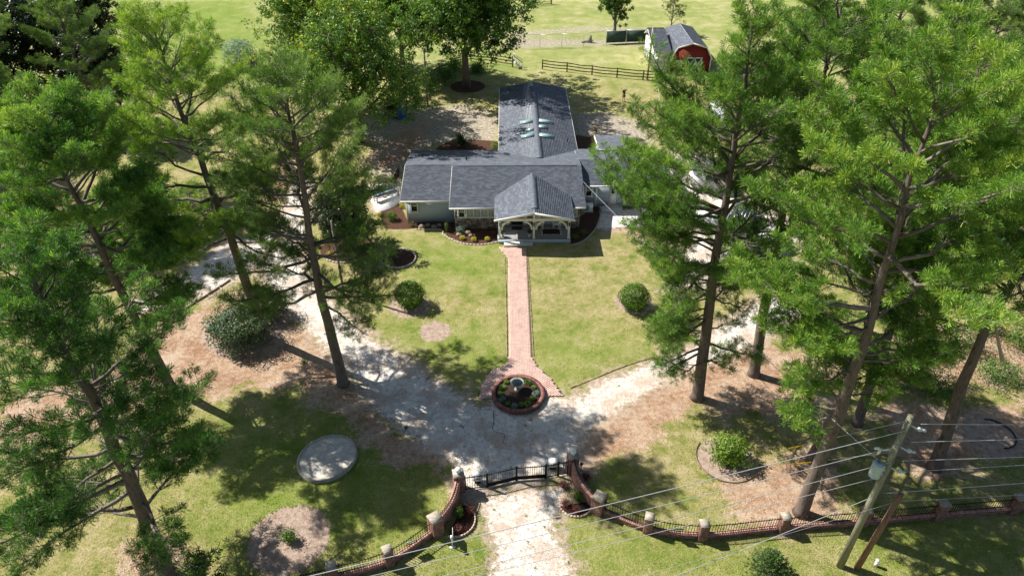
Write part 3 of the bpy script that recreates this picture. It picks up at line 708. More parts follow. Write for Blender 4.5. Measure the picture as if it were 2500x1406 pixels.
def pine(name, label, group, base, top, r0, cs, Rr, seed, needle, nl=46, ts=.34, k=13, dens=1.0, tb=.52, droop=0., prof=None, az=None, clear=.75, cw=42, bark=BARK, fork=False, mid=None, twk=1.0):
    rng = np.random.default_rng(seed); base = np.array(base, float); top = np.array(top, float)
    root = thing(name, base, label, 'tree', group)
    H_ = top[2] - base[2]; n = 16; s = np.linspace(0, 1, n)
    pts = base + (top - base) * s[:, None]
    bend = rng.normal(0, 1, 3) * [1, 1, 0]; bend /= np.linalg.norm(bend)
    pts += bend * (np.sin(s * math.pi * 1.3) * .35 * s * (1 - s) * 3)[:, None]
    if mid is not None: pts += np.array(mid) * (np.sin(s * math.pi))[:, None]
    wob = rng.normal(0, .05, (n, 3)) * (s * 1.5)[:, None]; wob[:, 2] = 0; wob[0] = 0; pts += wob
    rad = r0 * (1 - s * .90) ** .85; rad[0] *= 1.35; rad = np.maximum(rad, .03)
    pts2 = np.insert(pts, 1, pts[0] + (pts[1] - pts[0]) * .25, 0); rad2 = np.insert(rad, 1, r0 * 1.03)
    pts2[0, 2] -= .1
    t = MB(); t.tube(pts2, rad2, 14); t.build('trunk', bark, root, smooth=True)
    br = MB(); TP = []; TD = []; TS = []; TT = []
    ga = rng.random() * 6.28
    for i in range(nl):
        h = cs + (1 - cs) * ((i + rng.random() * .8) / nl) ** .92; h = min(h, .99)
        q = h * (n - 1); j = int(q); p0 = pts[j] + (pts[min(j + 1, n - 1)] - pts[j]) * (q - j)
        rr = np.interp(h, s, rad) * .9
        ga += 2.4 + rng.normal(0, .35); a = ga; azl = 1.0
        if az is not None and h < .6 and rng.random() < az[1]: a = az[0] + rng.normal(0, .6); azl = 1.2
        f = (h - cs) / (1 - cs)
        if f < .7 and abs((a - R(-90) + math.pi) % (2 * math.pi) - math.pi) < R(cw) and rng.random() < clear: a += math.pi * rng.uniform(.6, 1.4)
        pf = (math.sin(min(1, f * 1.25 + .28) * math.pi * .80) ** .8 if prof is None else np.interp(f, prof[0], prof[1]))
        L = Rr * max(.16, pf) * rng.uniform(.72, 1.12) * azl
        el = R(-14 - droop + 62 * f ** 1.2 + rng.normal(0, 9))
        m = 7; tt = np.linspace(0, 1, m)
        d = np.array([math.cos(a), math.sin(a), 0]); sdv = np.array([-d[1], d[0], 0])
        cur = rng.normal(0, .12)
        lp = p0 + d * (L * math.cos(el) * tt)[:, None] + sdv * (L * cur * tt ** 2)[:, None]
        lp[:, 2] += L * math.sin(el) * tt + L * .16 * tt ** 2.2 * (1 if f < .8 else .3)
        lp[1:-1] += rng.normal(0, .05 * L / 3, (m - 2, 3))
        r1 = min(rr, .028 + .019 * L * (1 - .4 * f)) * rng.uniform(.75, 1.1)
        gv = rng.random()
        br.tube(lp, r1 * (1 - .82 * tt), 5, t=gv)
        def put(p, dd, sc=1.0):
            TP.append(p); TD.append(dd + np.array([0, 0, .55])); TS.append(ts * .90 * sc * rng.uniform(.75, 1.2)); TT.append(np.clip(tb + rng.normal(0, .15) + .12 * (f - .4) + (sc - 1) * 2.2 - .06 + lt_, .03, 1))  # tint: older inner needles darker; tips and upper limbs lightened as if sunlit
        lt_ = rng.normal(0, .07)
        put(lp[-1], lp[-1] - lp[-2], 1.06)
        ns = max(3, int((4 + L * 3.8) * dens))
        for b_ in range(ns):
            u = .30 + .70 * (b_ + rng.random()) / ns if L > 2 else .12 + .88 * (b_ + rng.random()) / ns
            qq = min(u, .999) * (m - 1); jj = int(qq); sp = lp[jj] + (lp[jj + 1] - lp[jj]) * (qq - jj)
            dm = lp[jj + 1] - lp[jj]; dm /= np.linalg.norm(dm)
            sg = 1 if b_ % 2 else -1
            sdir = dm * rng.uniform(.5, 1.0) + sdv * sg * rng.uniform(.5, 1.1) + np.array([0, 0, rng.uniform(-.1, .4)]); sdir /= np.linalg.norm(sdir)
            sl = (.36 * L * (1.12 - u) + .38) * rng.uniform(.6, 1.2) * twk
            e = sp + sdir * sl + np.array([0, 0, .1 * sl]); mi = sp + sdir * sl * .5 + rng.normal(0, .05, 3) * sl
            br.tube([sp, mi, e], [r1 * .3 * (1 - u * .5) + .008, .014, .008], 3, t=gv, cap=False)
            put(e, e - mi, 1.06)
            nt_ = max(1, int(sl * 5.6 * dens + .5))
            for c_ in range(nt_):
                g = .25 + .72 * (c_ + rng.random()) / nt_
                tp = sp + (e - sp) * g; td = sdir * .6 + rng.normal(0, .55, 3) + np.array([0, 0, .25]); td /= np.linalg.norm(td)
                tl = rng.uniform(.08, .34)
                te = tp + td * tl
                if tl > .24: br.tube([tp, te], [.009, .006], 3, t=gv, cap=False)
                put(te, td)
    for c_ in range(14):
        p = pts[-1] + rng.normal(0, .3, 3); put(p, rng.normal(0, .3, 3) + [0, 0, 1])
    if len(br.V): br.build('branches', BARKT, root)
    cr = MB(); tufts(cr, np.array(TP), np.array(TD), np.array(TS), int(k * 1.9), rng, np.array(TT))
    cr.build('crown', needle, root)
    return root, len(TP)

def leafcloud(mb, C, rad, n, size, rng, tb, tv=.16, flat=.8, out=None):
    """n leaves round every clump centre C (m,3)"""
    m = len(C); g = rng.normal(0, 1, (m, n, 3)); g /= np.linalg.norm(g, axis=2)[..., None]
    r = rng.random((m, n)) ** .45
    p = C[:, None] + g * (r * rad[:, None])[..., None] * np.array([1, 1, flat])
    nrm = g * .6 + rng.normal(0, .6, (m, n, 3)) + np.array([0, 0, .5]); nrm /= np.linalg.norm(nrm, axis=2)[..., None]
    a = np.cross(nrm, rng.normal(0, 1, (m, n, 3))); a /= np.linalg.norm(a, axis=2)[..., None] + 1e-9
    b_ = np.cross(nrm, a); s = (size * rng.uniform(.6, 1.25, (m, n)))[..., None]
    V = np.stack([p - a * s, p + b_ * s * .42, p + a * s, p - b_ * s * .42], 2)
    t = np.clip(np.broadcast_to(np.asarray(tb), (m,))[:, None] + rng.normal(0, tv, (m, n)), 0, 1)
    k = m * n; mb.add(V.reshape(-1, 3), np.arange(4 * k).reshape(-1, 4), t.ravel())

def broadleaf(name, label, base, hgt, Rr, seed, leaf, r0=.3, cs=.28, nlimb=9, nclump=260, nleaf=42, lsize=.12, tb=.5, group=None, cat='tree', droopy=0., lobes=7, bark=BARKG, lean=(0, 0), squash=1.0):
    rng = np.random.default_rng(seed); base = np.array(base, float); root = thing(name, base, label, cat, group)
    top = base + np.array([lean[0], lean[1], hgt])
    s = np.linspace(0, 1, 9); pts = base + (top - base) * (s * .86)[:, None]; w_ = rng.normal(0, .10, (9, 3)) * (s * hgt / 8)[:, None]; w_[:, 2] = 0; pts += w_
    rad = r0 * (1 - .88 * s) ** .9; rad[0] *= 1.25
    pts[0, 2] -= .08
    t = MB(); t.tube(pts, rad, 12); t.build('trunk', bark, root, smooth=True)
    # lobes: ragged ellipsoids round limb ends
    LO = []; lb = MB()
    for i in range(nlimb):
        f = (i + .5) / nlimb; h = cs + (.9 - cs) * f; p0 = base + (top - base) * (h * .86)
        a = i * 2.4 + rng.normal(0, .4); L = Rr * (1 - .55 * f ** 2) * rng.uniform(.5, .95); up = hgt * (1 - h) * rng.uniform(.25, .6) + .1 * L - droopy * L * .3
        e = p0 + np.array([math.cos(a) * L, math.sin(a) * L, up]); tt = np.linspace(0, 1, 6)
        lp = p0 + (e - p0) * tt[:, None]; lp[:, 2] += .12 * L * np.sin(tt * math.pi); lp[1:-1] += rng.normal(0, .06 * L / 3, (4, 3))
        lb.tube(lp, r0 * .42 * (1 - .8 * tt) * (1 - .4 * f), 6, t=rng.random())
        LO.append((lp[4], Rr * rng.uniform(.30, .48))); LO.append((lp[2] + [0, 0, .25 * Rr * rng.random()], Rr * .3))
        for g_ in range(5):
            u = rng.uniform(.3, 1); q = lp[int(u * 5)]; e2 = q + rng.normal(0, .28, 3) * Rr * .8 + [0, 0, .1 * Rr]
            lb.tube([q, (q + e2) / 2 + rng.normal(0, .08, 3), e2], [.05 * r0 / .3, .03, .012], 4, t=rng.random(), cap=False)
    LO.append((top - [0, 0, Rr * .25], Rr * .42)); LO.append((base + (top - base) * .7, Rr * .5))
    for i in range(lobes):
        a = rng.random() * 6.28; LO.append((base + (top - base) * rng.uniform(cs + .15, .95) + np.array([math.cos(a), math.sin(a), 0]) * Rr * rng.uniform(.3, .75), Rr * rng.uniform(.2, .36)))
    lb.build('limbs', bark, root, smooth=True)
    wt = np.array([l[1] ** 2 for l in LO]); idx = rng.choice(len(LO), nclump, p=wt / wt.sum())
    C = []; Q = []
    for k in idx:
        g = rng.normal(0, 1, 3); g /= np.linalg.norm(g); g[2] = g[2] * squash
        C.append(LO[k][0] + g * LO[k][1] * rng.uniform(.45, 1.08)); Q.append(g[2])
    C = np.array(C); C[:, 2] = np.maximum(C[:, 2], base[2] + .25)
    if droopy: C[:, 2] -= droopy * rng.random(len(C)) * .8
    cb = MB(); leafcloud(cb, C, rng.uniform(.28, .62, len(C)) * min(1.35, max(.5, Rr / 4)), nleaf, lsize, rng, tb + rng.normal(0, .15, len(C)) + .15 * np.array(Q))  # upward-facing clumps tinted lighter, a sun highlight painted into the crown
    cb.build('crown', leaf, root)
    return root

def bush(name, label, base, rx, ry, hh, seed, leaf, n=1400, lsize=.08, tb=.5, group=None, cat='shrub', shell=.35, ragged=.12, mat2=None, stems=7, tv=.16):
    rng = np.random.default_rng(seed); base = np.array(base, float); root = thing(name, base, label, cat, group)
    t = MB()
    for i in range(stems):
        a = i * 2.4; e = base + [math.cos(a) * rx * .55, math.sin(a) * ry * .55, hh * .75]
        t.tube([base + [0, 0, -.03], base * .5 + e * .5 + [0, 0, .1 * hh], e], [.03, .02, .008], 4, cap=False, t=rng.random())
    t.build('stems', BARKT, root)
    g = rng.normal(0, 1, (n, 3)); g /= np.linalg.norm(g, axis=1)[:, None]; r = 1 - shell * rng.random(n) ** 1.5
    lump = 1 + ragged * (np.sin(g[:, 0] * 5 + seed) * np.sin(g[:, 1] * 6 + 1.3 * seed) + np.sin(g[:, 2] * 7 + seed)) + rng.normal(0, ragged * .3, n)
    p = base + np.array([0, 0, hh * .5]) + g * (r * lump)[:, None] * [rx, ry, hh * .52]; p[:, 2] = np.maximum(p[:, 2], base[2] + .03)
    nrm = g + rng.normal(0, .5, (n, 3)); nrm /= np.linalg.norm(nrm, axis=1)[:, None]
    a = np.cross(nrm, rng.normal(0, 1, (n, 3))); a /= np.linalg.norm(a, axis=1)[:, None]; b_ = np.cross(nrm, a); s = (lsize * rng.uniform(.6, 1.3, n))[:, None]
    V = np.stack([p - a * s, p + b_ * s * .5, p + a * s, p - b_ * s * .5], 1)
    b = MB(); b.add(V.reshape(-1, 3), np.arange(4 * n).reshape(-1, 4), np.clip(tb + rng.normal(0, tv, n), 0, 1)); b.build('foliage', leaf, root)
    if mat2 is not None: pass
    return root

def spiky(name, label, base, r, hh, seed, leaf, n=60, group=None, wid=.02, tb=.5, cat='plant'):
    rng = np.random.default_rng(seed); base = np.array(base, float); root = thing(name, base, label, cat, group); b = MB()
    for i in range(n):
        a = rng.random() * 6.28; e = rng.uniform(.2, 1.2); d = np.array([math.cos(a) * math.cos(e), math.sin(a) * math.cos(e), math.sin(e)]); L = rng.uniform(.7, 1.1)
        p1 = base + d * [r * .55, r * .55, hh * .7] * L; p2 = base + d * [r, r, hh] * L - [0, 0, .2 * hh * math.cos(e)]
        s = np.array([-d[1], d[0], 0]) * wid
        b.add([base - s, base + s, p1 + s, p1 - s, p2], [[0, 1, 2, 3]], tb + rng.normal(0, .2)); b.add([p1 - s, p1 + s, p2], [[0, 1, 2]], tb + rng.normal(0, .2))
    b.build('leaves', leaf, root); return root
# ================================================================== PAVING, BEDS
fc = P(1265, 966)[:2]
bb = MB(); xs_ = np.arange(WALK[0][0] - 4.5, WALK[0][0] + 5, .205); C = []; A = []
wx = np.array([p[0] for p in WALK]); wy = np.array([p[1] for p in WALK])
row = 0
for y in np.arange(wy.min(), wy.max(), .105):
    off = .1 * (row % 2); row += 1
    for x in np.arange(wx.min(), wx.max(), .21):
        C.append((x + off, y + .05))
C = np.array(C); ok = inpoly(C[:, 0], C[:, 1], WALK) & (np.hypot(C[:, 0] - fc[0], C[:, 1] - fc[1]) > 1.5); C = C[ok]
base_sheet = MB(); base_sheet.prism([(p[0], p[1], -.05) for p in WALK], (0, 0, .075)); o = base_sheet.build('brick_walkway', MORT, kind='structure')
bb.boxes(np.stack([C[:, 0], C[:, 1], .028 + rg.normal(0, .002, len(C))], -1), (.098, .048, .012), rg.normal(0, .01, len(C)), t=rg.random(len(C)))
b = bb.build('paving_bricks', PAVE, kind='stuff'); b.parent = o
# soldier edging of the walk, one part per brick would be below the limit: a joined part
def ringbricks(root, c, r, z0, courses, per, m, nm='kerb_bricks', h=.08, dep=.2, top=True):
    b = MB()
    for k in range(courses):
        a = (np.arange(per) + .5 * (k % 2)) / per * 2 * math.pi
        b.boxes(np.stack([c[0] + r * np.cos(a), c[1] + r * np.sin(a), np.full(per, z0 + h * (k + .5))], -1), (dep / 2, math.pi * r / per * .95, h / 2 - .006), a, t=rg.random(per))
    if top:
        n2 = int(per * 1.9); a = np.arange(n2) / n2 * 2 * math.pi
        b.boxes(np.stack([c[0] + r * np.cos(a), c[1] + r * np.sin(a), np.full(n2, z0 + h * courses + .03)], -1), (dep * .62, math.pi * r / n2 * .93, .03), a, t=rg.random(n2))
    return b.build(nm, m, root, kind='stuff')
rb = thing('round_planter', (fc[0], fc[1], 0), 'round raised bed with brick kerb and birdbath at the end of the brick walk', 'planter')
ringbricks(rb, fc, 1.56, 0, 3, 46, mat('dark_kerb_brick', (.17, .075, .065), (.25, .12, .10), 6, .9, .3, 60, tint=.35))
t = MB(); a = np.arange(40) / 40 * 2 * math.pi; t.lathe((fc[0], fc[1], .2), [(1.45, 0), (1.0, .03), (.5, .05), (.01, .06)], 40); t.build('mulch', MULCHM, rb)
bp = P(1263, 957)[:2]
bd = thing('birdbath', (bp[0], bp[1], .25), 'stone birdbath with scalloped bowl standing in the round bed', 'birdbath')
t = MB(); t.lathe((bp[0], bp[1], .22), [(.2, 0), (.19, .06), (.12, .12), (.09, .3), (.12, .42), (.16, .46), (.1, .5)], 16); t.build('pedestal', CONCR, bd, smooth=True)
t = MB(); t.lathe((bp[0], bp[1], .68), [(.08, 0), (.28, .07), (.39, .16), (.42, .19), (.37, .19), (.34, .13), (.05, .09)], 48, lobes=18, amp=.09); t.build('bowl', CONCR, bd, smooth=True)
t = MB(); t.lathe((bp[0], bp[1], .83), [(.33, 0), (.01, .004)], 24); t.build('water', mat('dark_water', (.01, .02, .02), None, 2, .08, spec=.8), bd)
ZB = (1200, 880); zc = 10.04
GLY = ['front centre of the round bed', 'front right of the round bed', 'right edge of the round bed', 'back right of the round bed', 'back left of the round bed just behind the birdbath', 'left of the round bed beside the birdbath', 'front left of the round bed']
for k, (u, v) in enumerate([(560, 1130), (885, 1075), (1085, 800), (890, 545), (550, 500), (265, 665), (265, 955)]):
    q = P(ZB[0] + u / zc, ZB[1] + v / zc + 1, .25); spiky('strappy_plant', 'striped grass-like plant at the ' + GLY[k], q, .34, .34, 60 + k, LEAF_V if k % 2 else LEAF_B, 80, 'strappy plants in the round bed', .018, .35)
for k, (u, v, w_) in enumerate([(220, 820, 'left'), (400, 1060, 'front left'), (725, 1085, 'front, right of centre'), (1005, 925, 'right, towards the front'), (1040, 665, 'right, towards the back'), (715, 465, 'back'), (370, 530, 'back left')]):
    q = P(ZB[0] + u / zc, ZB[1] + v / zc + 1, .25); bush('low_plant', 'small yellow-green mound between strappy plants, ' + w_ + ' of the round bed', q, .17, .17, .2, 80 + k, LEAF_V, 260, .035, .6, 'low mounds in the round bed', 'plant', stems=3)

# concrete disc left of the gate
q = P(800, 1122); dr = thing('concrete_disc', q, 'round concrete tank lid with pale raised rim on the shaded lawn', 'concrete slab')
t = MB(); k = 56; a = np.arange(k) / k * 2 * math.pi
rx = 1.66 * (1 + .05 * np.cos(2 * a - 1.6)); pr_ = [(1.0, -.05), (1.0, .27), (.955, .29), (.93, .27), (.925, .215)]
V = np.concatenate([np.stack([q[0] + rx * f * np.cos(a), q[1] + rx * f * np.sin(a), np.full(k, z)], -1) for f, z in pr_])
t.add(V, [[i_ * k + j_, i_ * k + (j_ + 1) % k, (i_ + 1) * k + (j_ + 1) % k, (i_ + 1) * k + j_] for i_ in range(4) for j_ in range(k)]); t.build('rim', mat('pale_rim', (.46, .42, .36), (.28, .26, .22), 5, .9, .4, 30), dr)
t = MB(); t.poly(V[-k:] + [0, 0, -.003]); t.build('slab', mat('lid_concrete', (.80, .75, .66), (.46, .42, .35), 1.5, .95, .7, 16, c3=(.68, .65, .61)), dr)

def ring_edge(nm, label, u, v, r, m, a0=0, a1=6.283, h=.1, th=.07, n=40, cat='edging', segs=None):
    q = P(u, v); o = thing(nm, q, label, cat)
    if segs:
        L = .28; N = int(abs(a1 - a0) * r / L); me = None
        for k in range(N):
            a = a0 + (a1 - a0) * (k + .5) / N; t = MB(); t.box((0, 0, h / 2), (th, L * .92, h)) if me is None else None
            if me is None:
                oo = t.build('edging_block', m, None); oo.parent = o; me = oo.data
                oo.location = (r * math.cos(a), r * math.sin(a), 0); oo.rotation_euler = (0, 0, a)
            else:
                oo = bpy.data.objects.new('edging_block', me); col.objects.link(oo); oo.parent = o; oo.location = (r * math.cos(a), r * math.sin(a), rg.normal(0, .008)); oo.rotation_euler = (rg.normal(0, .03), rg.normal(0, .05), a + rg.normal(0, .04))
        return o
    a = np.linspace(a0, a1, n); t = MB(); t.tube([(q[0] + r * math.cos(x), q[1] + r * math.sin(x), h * .5) for x in a], th / 2, 6); t.build('edging_strip', m, o, smooth=True); return o
EDG = mat('edging_concrete', (.50, .45, .39), (.36, .32, .28), 6, .9, .3, 40, tint=.2)
ring_edge('ring_edging', 'pale concrete ring edging round the mulched tree bed by the left lawn', 973, 632, 1.38, EDG, h=.13, th=.12, segs=1)
ring_edge('ring_edging', 'pale edging arc under the dark round evergreen left of the house', 848, 606, 2.2, EDG, a0=3.9, a1=5.8, h=.10, th=.1, segs=1)
ring_edge('ring_edging', 'brown edging arc round the bright green shrub near the right wall', 1775, 1118, 1.75, mat('brown_edging', (.22, .14, .10)), a0=2.4, a1=5.4, h=.08, th=.06)
ring_edge('ring_edging', 'black plastic edging ring standing crookedly on the ground at the far right', 2425, 1060, 1.15, DARKM, a0=-1.6, a1=1.5, h=.2, th=.09)
def hose(label, uv):
    pts = spline([P(u, v, .02) for u, v in uv], 8); o = thing('garden_hose', pts[0], label, 'hose'); t = MB(); t.tube(pts, .018, 5); t.build('hose', DARKM, o, smooth=True)
hose('black hose curling off the brick plaza left of the round bed', [(1214, 921), (1208, 932), (1188, 938), (1176, 948), (1168, 962), (1172, 972)])
hose('thin black line lying across the drive below the round bed', [(1204, 1002), (1206, 1030), (1204, 1050), (1232, 1062), (1228, 1078), (1236, 1086)])
# bed kerbs in front of the house
def kerb(label, uv, m=EDG, L=.3, h=.07, th=.10):
    pts = spline([P(u, v) for u, v in uv], 10); o = thing('bed_edging', pts[0], label, 'edging'); d = np.concatenate([[0], np.cumsum(np.hypot(*np.diff(pts[:, :2], axis=0).T))])
    t = MB(); t.box((0, 0, h / 2), (L * .94, th, h)); me = None
    for s_ in np.arange(L / 2, d[-1], L):
        x, y = np.interp(s_, d, pts[:, 0]), np.interp(s_, d, pts[:, 1]); x2, y2 = np.interp(s_ + .1, d, pts[:, 0]), np.interp(s_ + .1, d, pts[:, 1]); an = math.atan2(y2 - y, x2 - x)
        if me is None: oo = t.build('edging_block', m, None); me = oo.data
        else: oo = bpy.data.objects.new('edging_block', me); col.objects.link(oo)
        oo.parent = o; oo.location = (x - pts[0][0], y - pts[0][1], rg.normal(0, .01)); oo.rotation_euler = (0, 0, an + rg.normal(0, .04))
    return o
kerb('white block edging curving round the front bed left of the porch', [(1012, 560), (1076, 562), (1083, 574), (1108, 588), (1140, 597), (1175, 598), (1214, 592)])
kerb('white block edging curving round the bed right of the porch', [(1395, 600), (1425, 589), (1450, 565), (1462, 540), (1468, 515)])
kerb('thin dark edging between right lawn and sandy drive', [(1392, 948), (1450, 925), (1520, 896), (1600, 870)], mat('brown_edging', (.22, .14, .10)), .5, .04, .05)
kerb('straight brown timber kerb beside the left track', [(385, 798), (450, 756), (520, 712), (575, 676)], mat('timber_kerb', (.30, .22, .17), (.4, .3, .24), 5), 1.1, .12, .14)
kerb('thin edging on the left side of the brick walk', [(1232, 628), (1236, 750), (1238, 868)], mat('tan_edging', (.34, .24, .17)), .6, .035, .05)
kerb('thin edging on the right side of the brick walk', [(1289, 628), (1296, 750), (1303, 872)], mat('tan_edging', (.34, .24, .17)), .6, .035, .05)

# ================================================================== BOUNDARY WALL AND GATE
def pillar(label, b, hh, wd, rz, group='brick pillars of the boundary wall', globe=False):
    r = thing('brick_pillar', b, label, 'pillar', group)
    t = MB(); c, s_ = math.cos(rz), math.sin(rz)
    n = int(hh / .078); V = []; A = []
    for k in range(n):
        z = .039 + k * .078; e = wd / 2 - .05
        for sd_ in range(4):
            an = rz + sd_ * math.pi / 2; ca, sa = math.cos(an), math.sin(an)
            m_ = 3 if wd > .5 else 2; L = (wd - .1) / m_
            for j_ in range(m_):
                x = -wd / 2 + L * (j_ + .5) + (.1 if k % 2 else 0.0); V.append((b[0] + ca * x - sa * (-e), b[1] + sa * x + ca * (-e), z)); A.append(an)
    t.boxes(V, ((wd - .1) / (3 if wd > .5 else 2) / 2 - .006, .05, .033), A, t=rg.random(len(V)))
    t.build('bricks', BRICK, r, kind='stuff')
    t = MB(); t.box((b[0], b[1], hh / 2 - .02), (wd - .025, wd - .025, hh), rz); t.build('core', MORT, r)
    t = MB(); t.box((b[0], b[1], hh + .03), (wd + .03, wd + .03, .07), rz); t.box((b[0], b[1], hh + .078), (wd - .03, wd - .03, .03), rz); t.build('cap', CAPM, r)
    return r
LP = [(590, 1490), (700, 1455), (815, 1424), (950, 1384), (1065, 1308), (1121, 1202)]
RP = [(1397, 1157), (1461, 1256), (1582, 1304), (1714, 1321), (1910, 1303), (2105, 1288), (2291, 1271), (2474, 1256), (2680, 1240)]
LB = [P(*q) for q in LP]; RB = [P(*q) for q in RP]
for b_ in LB + RB: b_[1] += .2; b_[2] = 0
capl = {'L': ['brick pillar farthest left along the wall, under the power line', 'brick pillar second from the left end of the wall', 'brick pillar at the lower left, third from the gate', 'brick pillar with pale cap left of the hanging grey sign', 'broad brick pillar at the foot of the left curved wing wall', 'tall brick gatepost with white globe on the left of the gate'],
        'R': ['tall brick gatepost with white globe on the right of the gate', 'broad brick pillar with large pale cap at the foot of the right curved wing wall', 'brick pillar left of the dark hanging sign', 'brick pillar right of the dark hanging sign', 'brick pillar just below the leaning pine trunk', 'brick pillar directly behind the green utility pole', 'brick pillar between the utility pole and the right picture edge', 'shaded brick pillar at the right picture edge', 'brick pillar beyond the right picture edge']}
HL = [1.2, 1.2, 1.2, 1.2, 1.25, 1.35]; HR = [1.35, 1.25] + [1.2] * 7
WL = [.46, .46, .46, .46, .62, .58]; WR = [.58, .62] + [.46] * 7
def ang(Bs, k):
    a = Bs[max(k - 1, 0)]; c = Bs[min(k + 1, len(Bs) - 1)]; return math.atan2(c[1] - a[1], c[0] - a[0])
AL = [ang(LB, k) for k in range(6)]; AR = [ang(RB, k) for k in range(9)]
AL[5] = R(12); AR[0] = R(8); AL[4] = R(35); AR[1] = R(-35)
for k in range(6): pillar(capl['L'][k], LB[k], HL[k], WL[k], AL[k])
for k in range(9): pillar(capl['R'][k], RB[k], HR[k], WR[k], AR[k])
for b_, h, l in ((LB[5], HL[5], 'sunlit white globe lamp on the left gatepost'), (RB[0], HR[0], 'shaded white globe lamp on the right gatepost')):
    r = thing('globe_lamp', (b_[0], b_[1], h + .1), l, 'lamp', 'globe lamps on the gateposts')
    t = MB(); t.lathe((b_[0], b_[1], h + .1), [(.09, 0), (.10, .05), (.07, .08)], 12); t.build('lamp_base', WHITE, r)
    t = MB(); n_ = 12; t.lathe((b_[0], b_[1], h + .31), [(max(.17 * math.sin(math.pi * i_ / n_), .002), -.17 * math.cos(math.pi * i_ / n_)) for i_ in range(n_ + 1)], 20); t.build('globe', mat('opal_glass', (.85, .85, .84), None, 2, .25), r, smooth=True)
pm = MB(); pm.box((0, 0, .34), (.02, .02, .68)); pm.lathe((0, 0, .68), [(.018, 0), (.014, .05), (.002, .09)], 5); PK = None
def railing(root, pts, z0, hgt, sp=.14):
    global PK
    d = np.concatenate([[0], np.cumsum(np.hypot(*np.diff(pts[:, :2], axis=0).T))])
    zf = (lambda q: z0(q / d[-1])) if callable(z0) else (lambda q: z0)
    for zo, th in ((hgt - .1, .032), (.10, .03)):
        t = MB(); s_ = np.linspace(0, d[-1], 14)
        for a, c in zip(s_[:-1], s_[1:]):
            t.bar((np.interp(a, d, pts[:, 0]), np.interp(a, d, pts[:, 1]), zf(a) + zo), (np.interp(c, d, pts[:, 0]), np.interp(c, d, pts[:, 1]), zf(c) + zo), th, th)
        t.build('rail', BLACKM, root)
    for q in np.arange(sp, d[-1] - sp * .5, sp):
        x, y = np.interp(q, d, pts[:, 0]), np.interp(q, d, pts[:, 1])
        if PK is None: oo = pm.build('picket', BLACKM, None); PK = oo.data
        else: oo = bpy.data.objects.new('picket', PK); col.objects.link(oo)
        oo.parent = root; oo.location = (x - PLOC[root.name][0], y - PLOC[root.name][1], zf(q)); oo.scale = (1, 1, hgt / .72)
def wallseg(label, pts, h0, h1, rail=True, thick=.22, railh=.66, group='low brick walls with iron railing'):
    pts = np.array(pts); mid = pts[len(pts) // 2]; r = thing('boundary_wall', (mid[0], mid[1], 0), label, 'wall', group)
    d = np.concatenate([[0], np.cumsum(np.hypot(*np.diff(pts[:, :2], axis=0).T))]); L = d[-1]
    hf = lambda q: h0 + (h1 - h0) * (q / L) ** 1.0
    C = []; A = []
    k = 0; z = .039
    while z < max(h0, h1):
        for q in np.arange(.1 + (.105 if k % 2 else 0), L, .21):
            if hf(q) > z + .02:
                x, y = np.interp(q, d, pts[:, 0]), np.interp(q, d, pts[:, 1]); x2, y2 = np.interp(q + .05, d, pts[:, 0]), np.interp(q + .05, d, pts[:, 1])
                C.append((x, y, z)); A.append(math.atan2(y2 - y, x2 - x))
        z += .078; k += 1
    A = np.array(A); bad = A == 0; A[bad] = np.median(A[~bad]) if (~bad).any() else 0
    t = MB(); t.boxes(C, (.099, thick / 2, .033), A, t=rg.random(len(C))); t.build('bricks', BRICK, r, kind='stuff')
    t = MB(); s_ = np.linspace(0, L, max(6, int(L / .3)))
    for a, c in zip(s_[:-1], s_[1:]):
        pa = np.array([np.interp(a, d, pts[:, 0]), np.interp(a, d, pts[:, 1])]); pc = np.array([np.interp(c, d, pts[:, 0]), np.interp(c, d, pts[:, 1])])
        hm = (hf(a) + hf(c)) / 2 - .03; t.bar((*pa, hm / 2), (*pc, hm / 2), thick - .025, hm)
    t.build('core', MORT, r)
    C = []; A = []
    for q in np.arange(.05, L, .105):
        x, y = np.interp(q, d, pts[:, 0]), np.interp(q, d, pts[:, 1]); x2, y2 = np.interp(q - .05, d, pts[:, 0]), np.interp(q - .05, d, pts[:, 1])
        C.append((x, y, hf(q) + .03)); A.append(math.atan2(y - y2, x - x2))
    t = MB(); t.boxes(C, (.048, thick / 2 + .03, .035), A, t=rg.random(len(C))); t.build('coping', COPE, r, kind='stuff')
    if rail: railing(r, pts, (lambda f: h0 + (h1 - h0) * f + .07), railh)
    return r
def run(Bs, spl, k):
    seg = spl[k * 10:(k + 1) * 10 + 1]; a, b_ = seg[0], seg[-1]; L = np.linalg.norm(b_ - a)
    d = np.concatenate([[0], np.cumsum(np.hypot(*np.diff(seg[:, :2], axis=0).T))]); s_ = np.linspace(.2, d[-1] - .2, 12)
    return np.stack([np.interp(s_, d, seg[:, 0]), np.interp(s_, d, seg[:, 1]), 0 * s_], -1)
sl_ = spline(LB[:5], 10); sr_ = spline(RB[1:], 10)
nmL = ['railed low wall segment farthest left', 'railed low wall segment second from the left', 'railed low wall segment left of the grey sign', 'railed low wall segment carrying the grey sign']
for k in range(4): wallseg(nmL[k], run(LB, sl_, k), .31, .31, thick=.19, railh=.74)
nmR = ['railed low wall segment starting at the right wing wall', 'railed low wall segment carrying the dark sign', 'railed low wall segment behind the small spruce', 'railed low wall segment crossed by the pine trunk shadow', 'railed low wall segment behind both utility poles', 'shaded railed low wall segment near the right edge', 'railed low wall segment past the right edge']
for k in range(7): wallseg(nmR[k], run(RB, sr_, k), .31, .31, thick=.19, railh=.74)
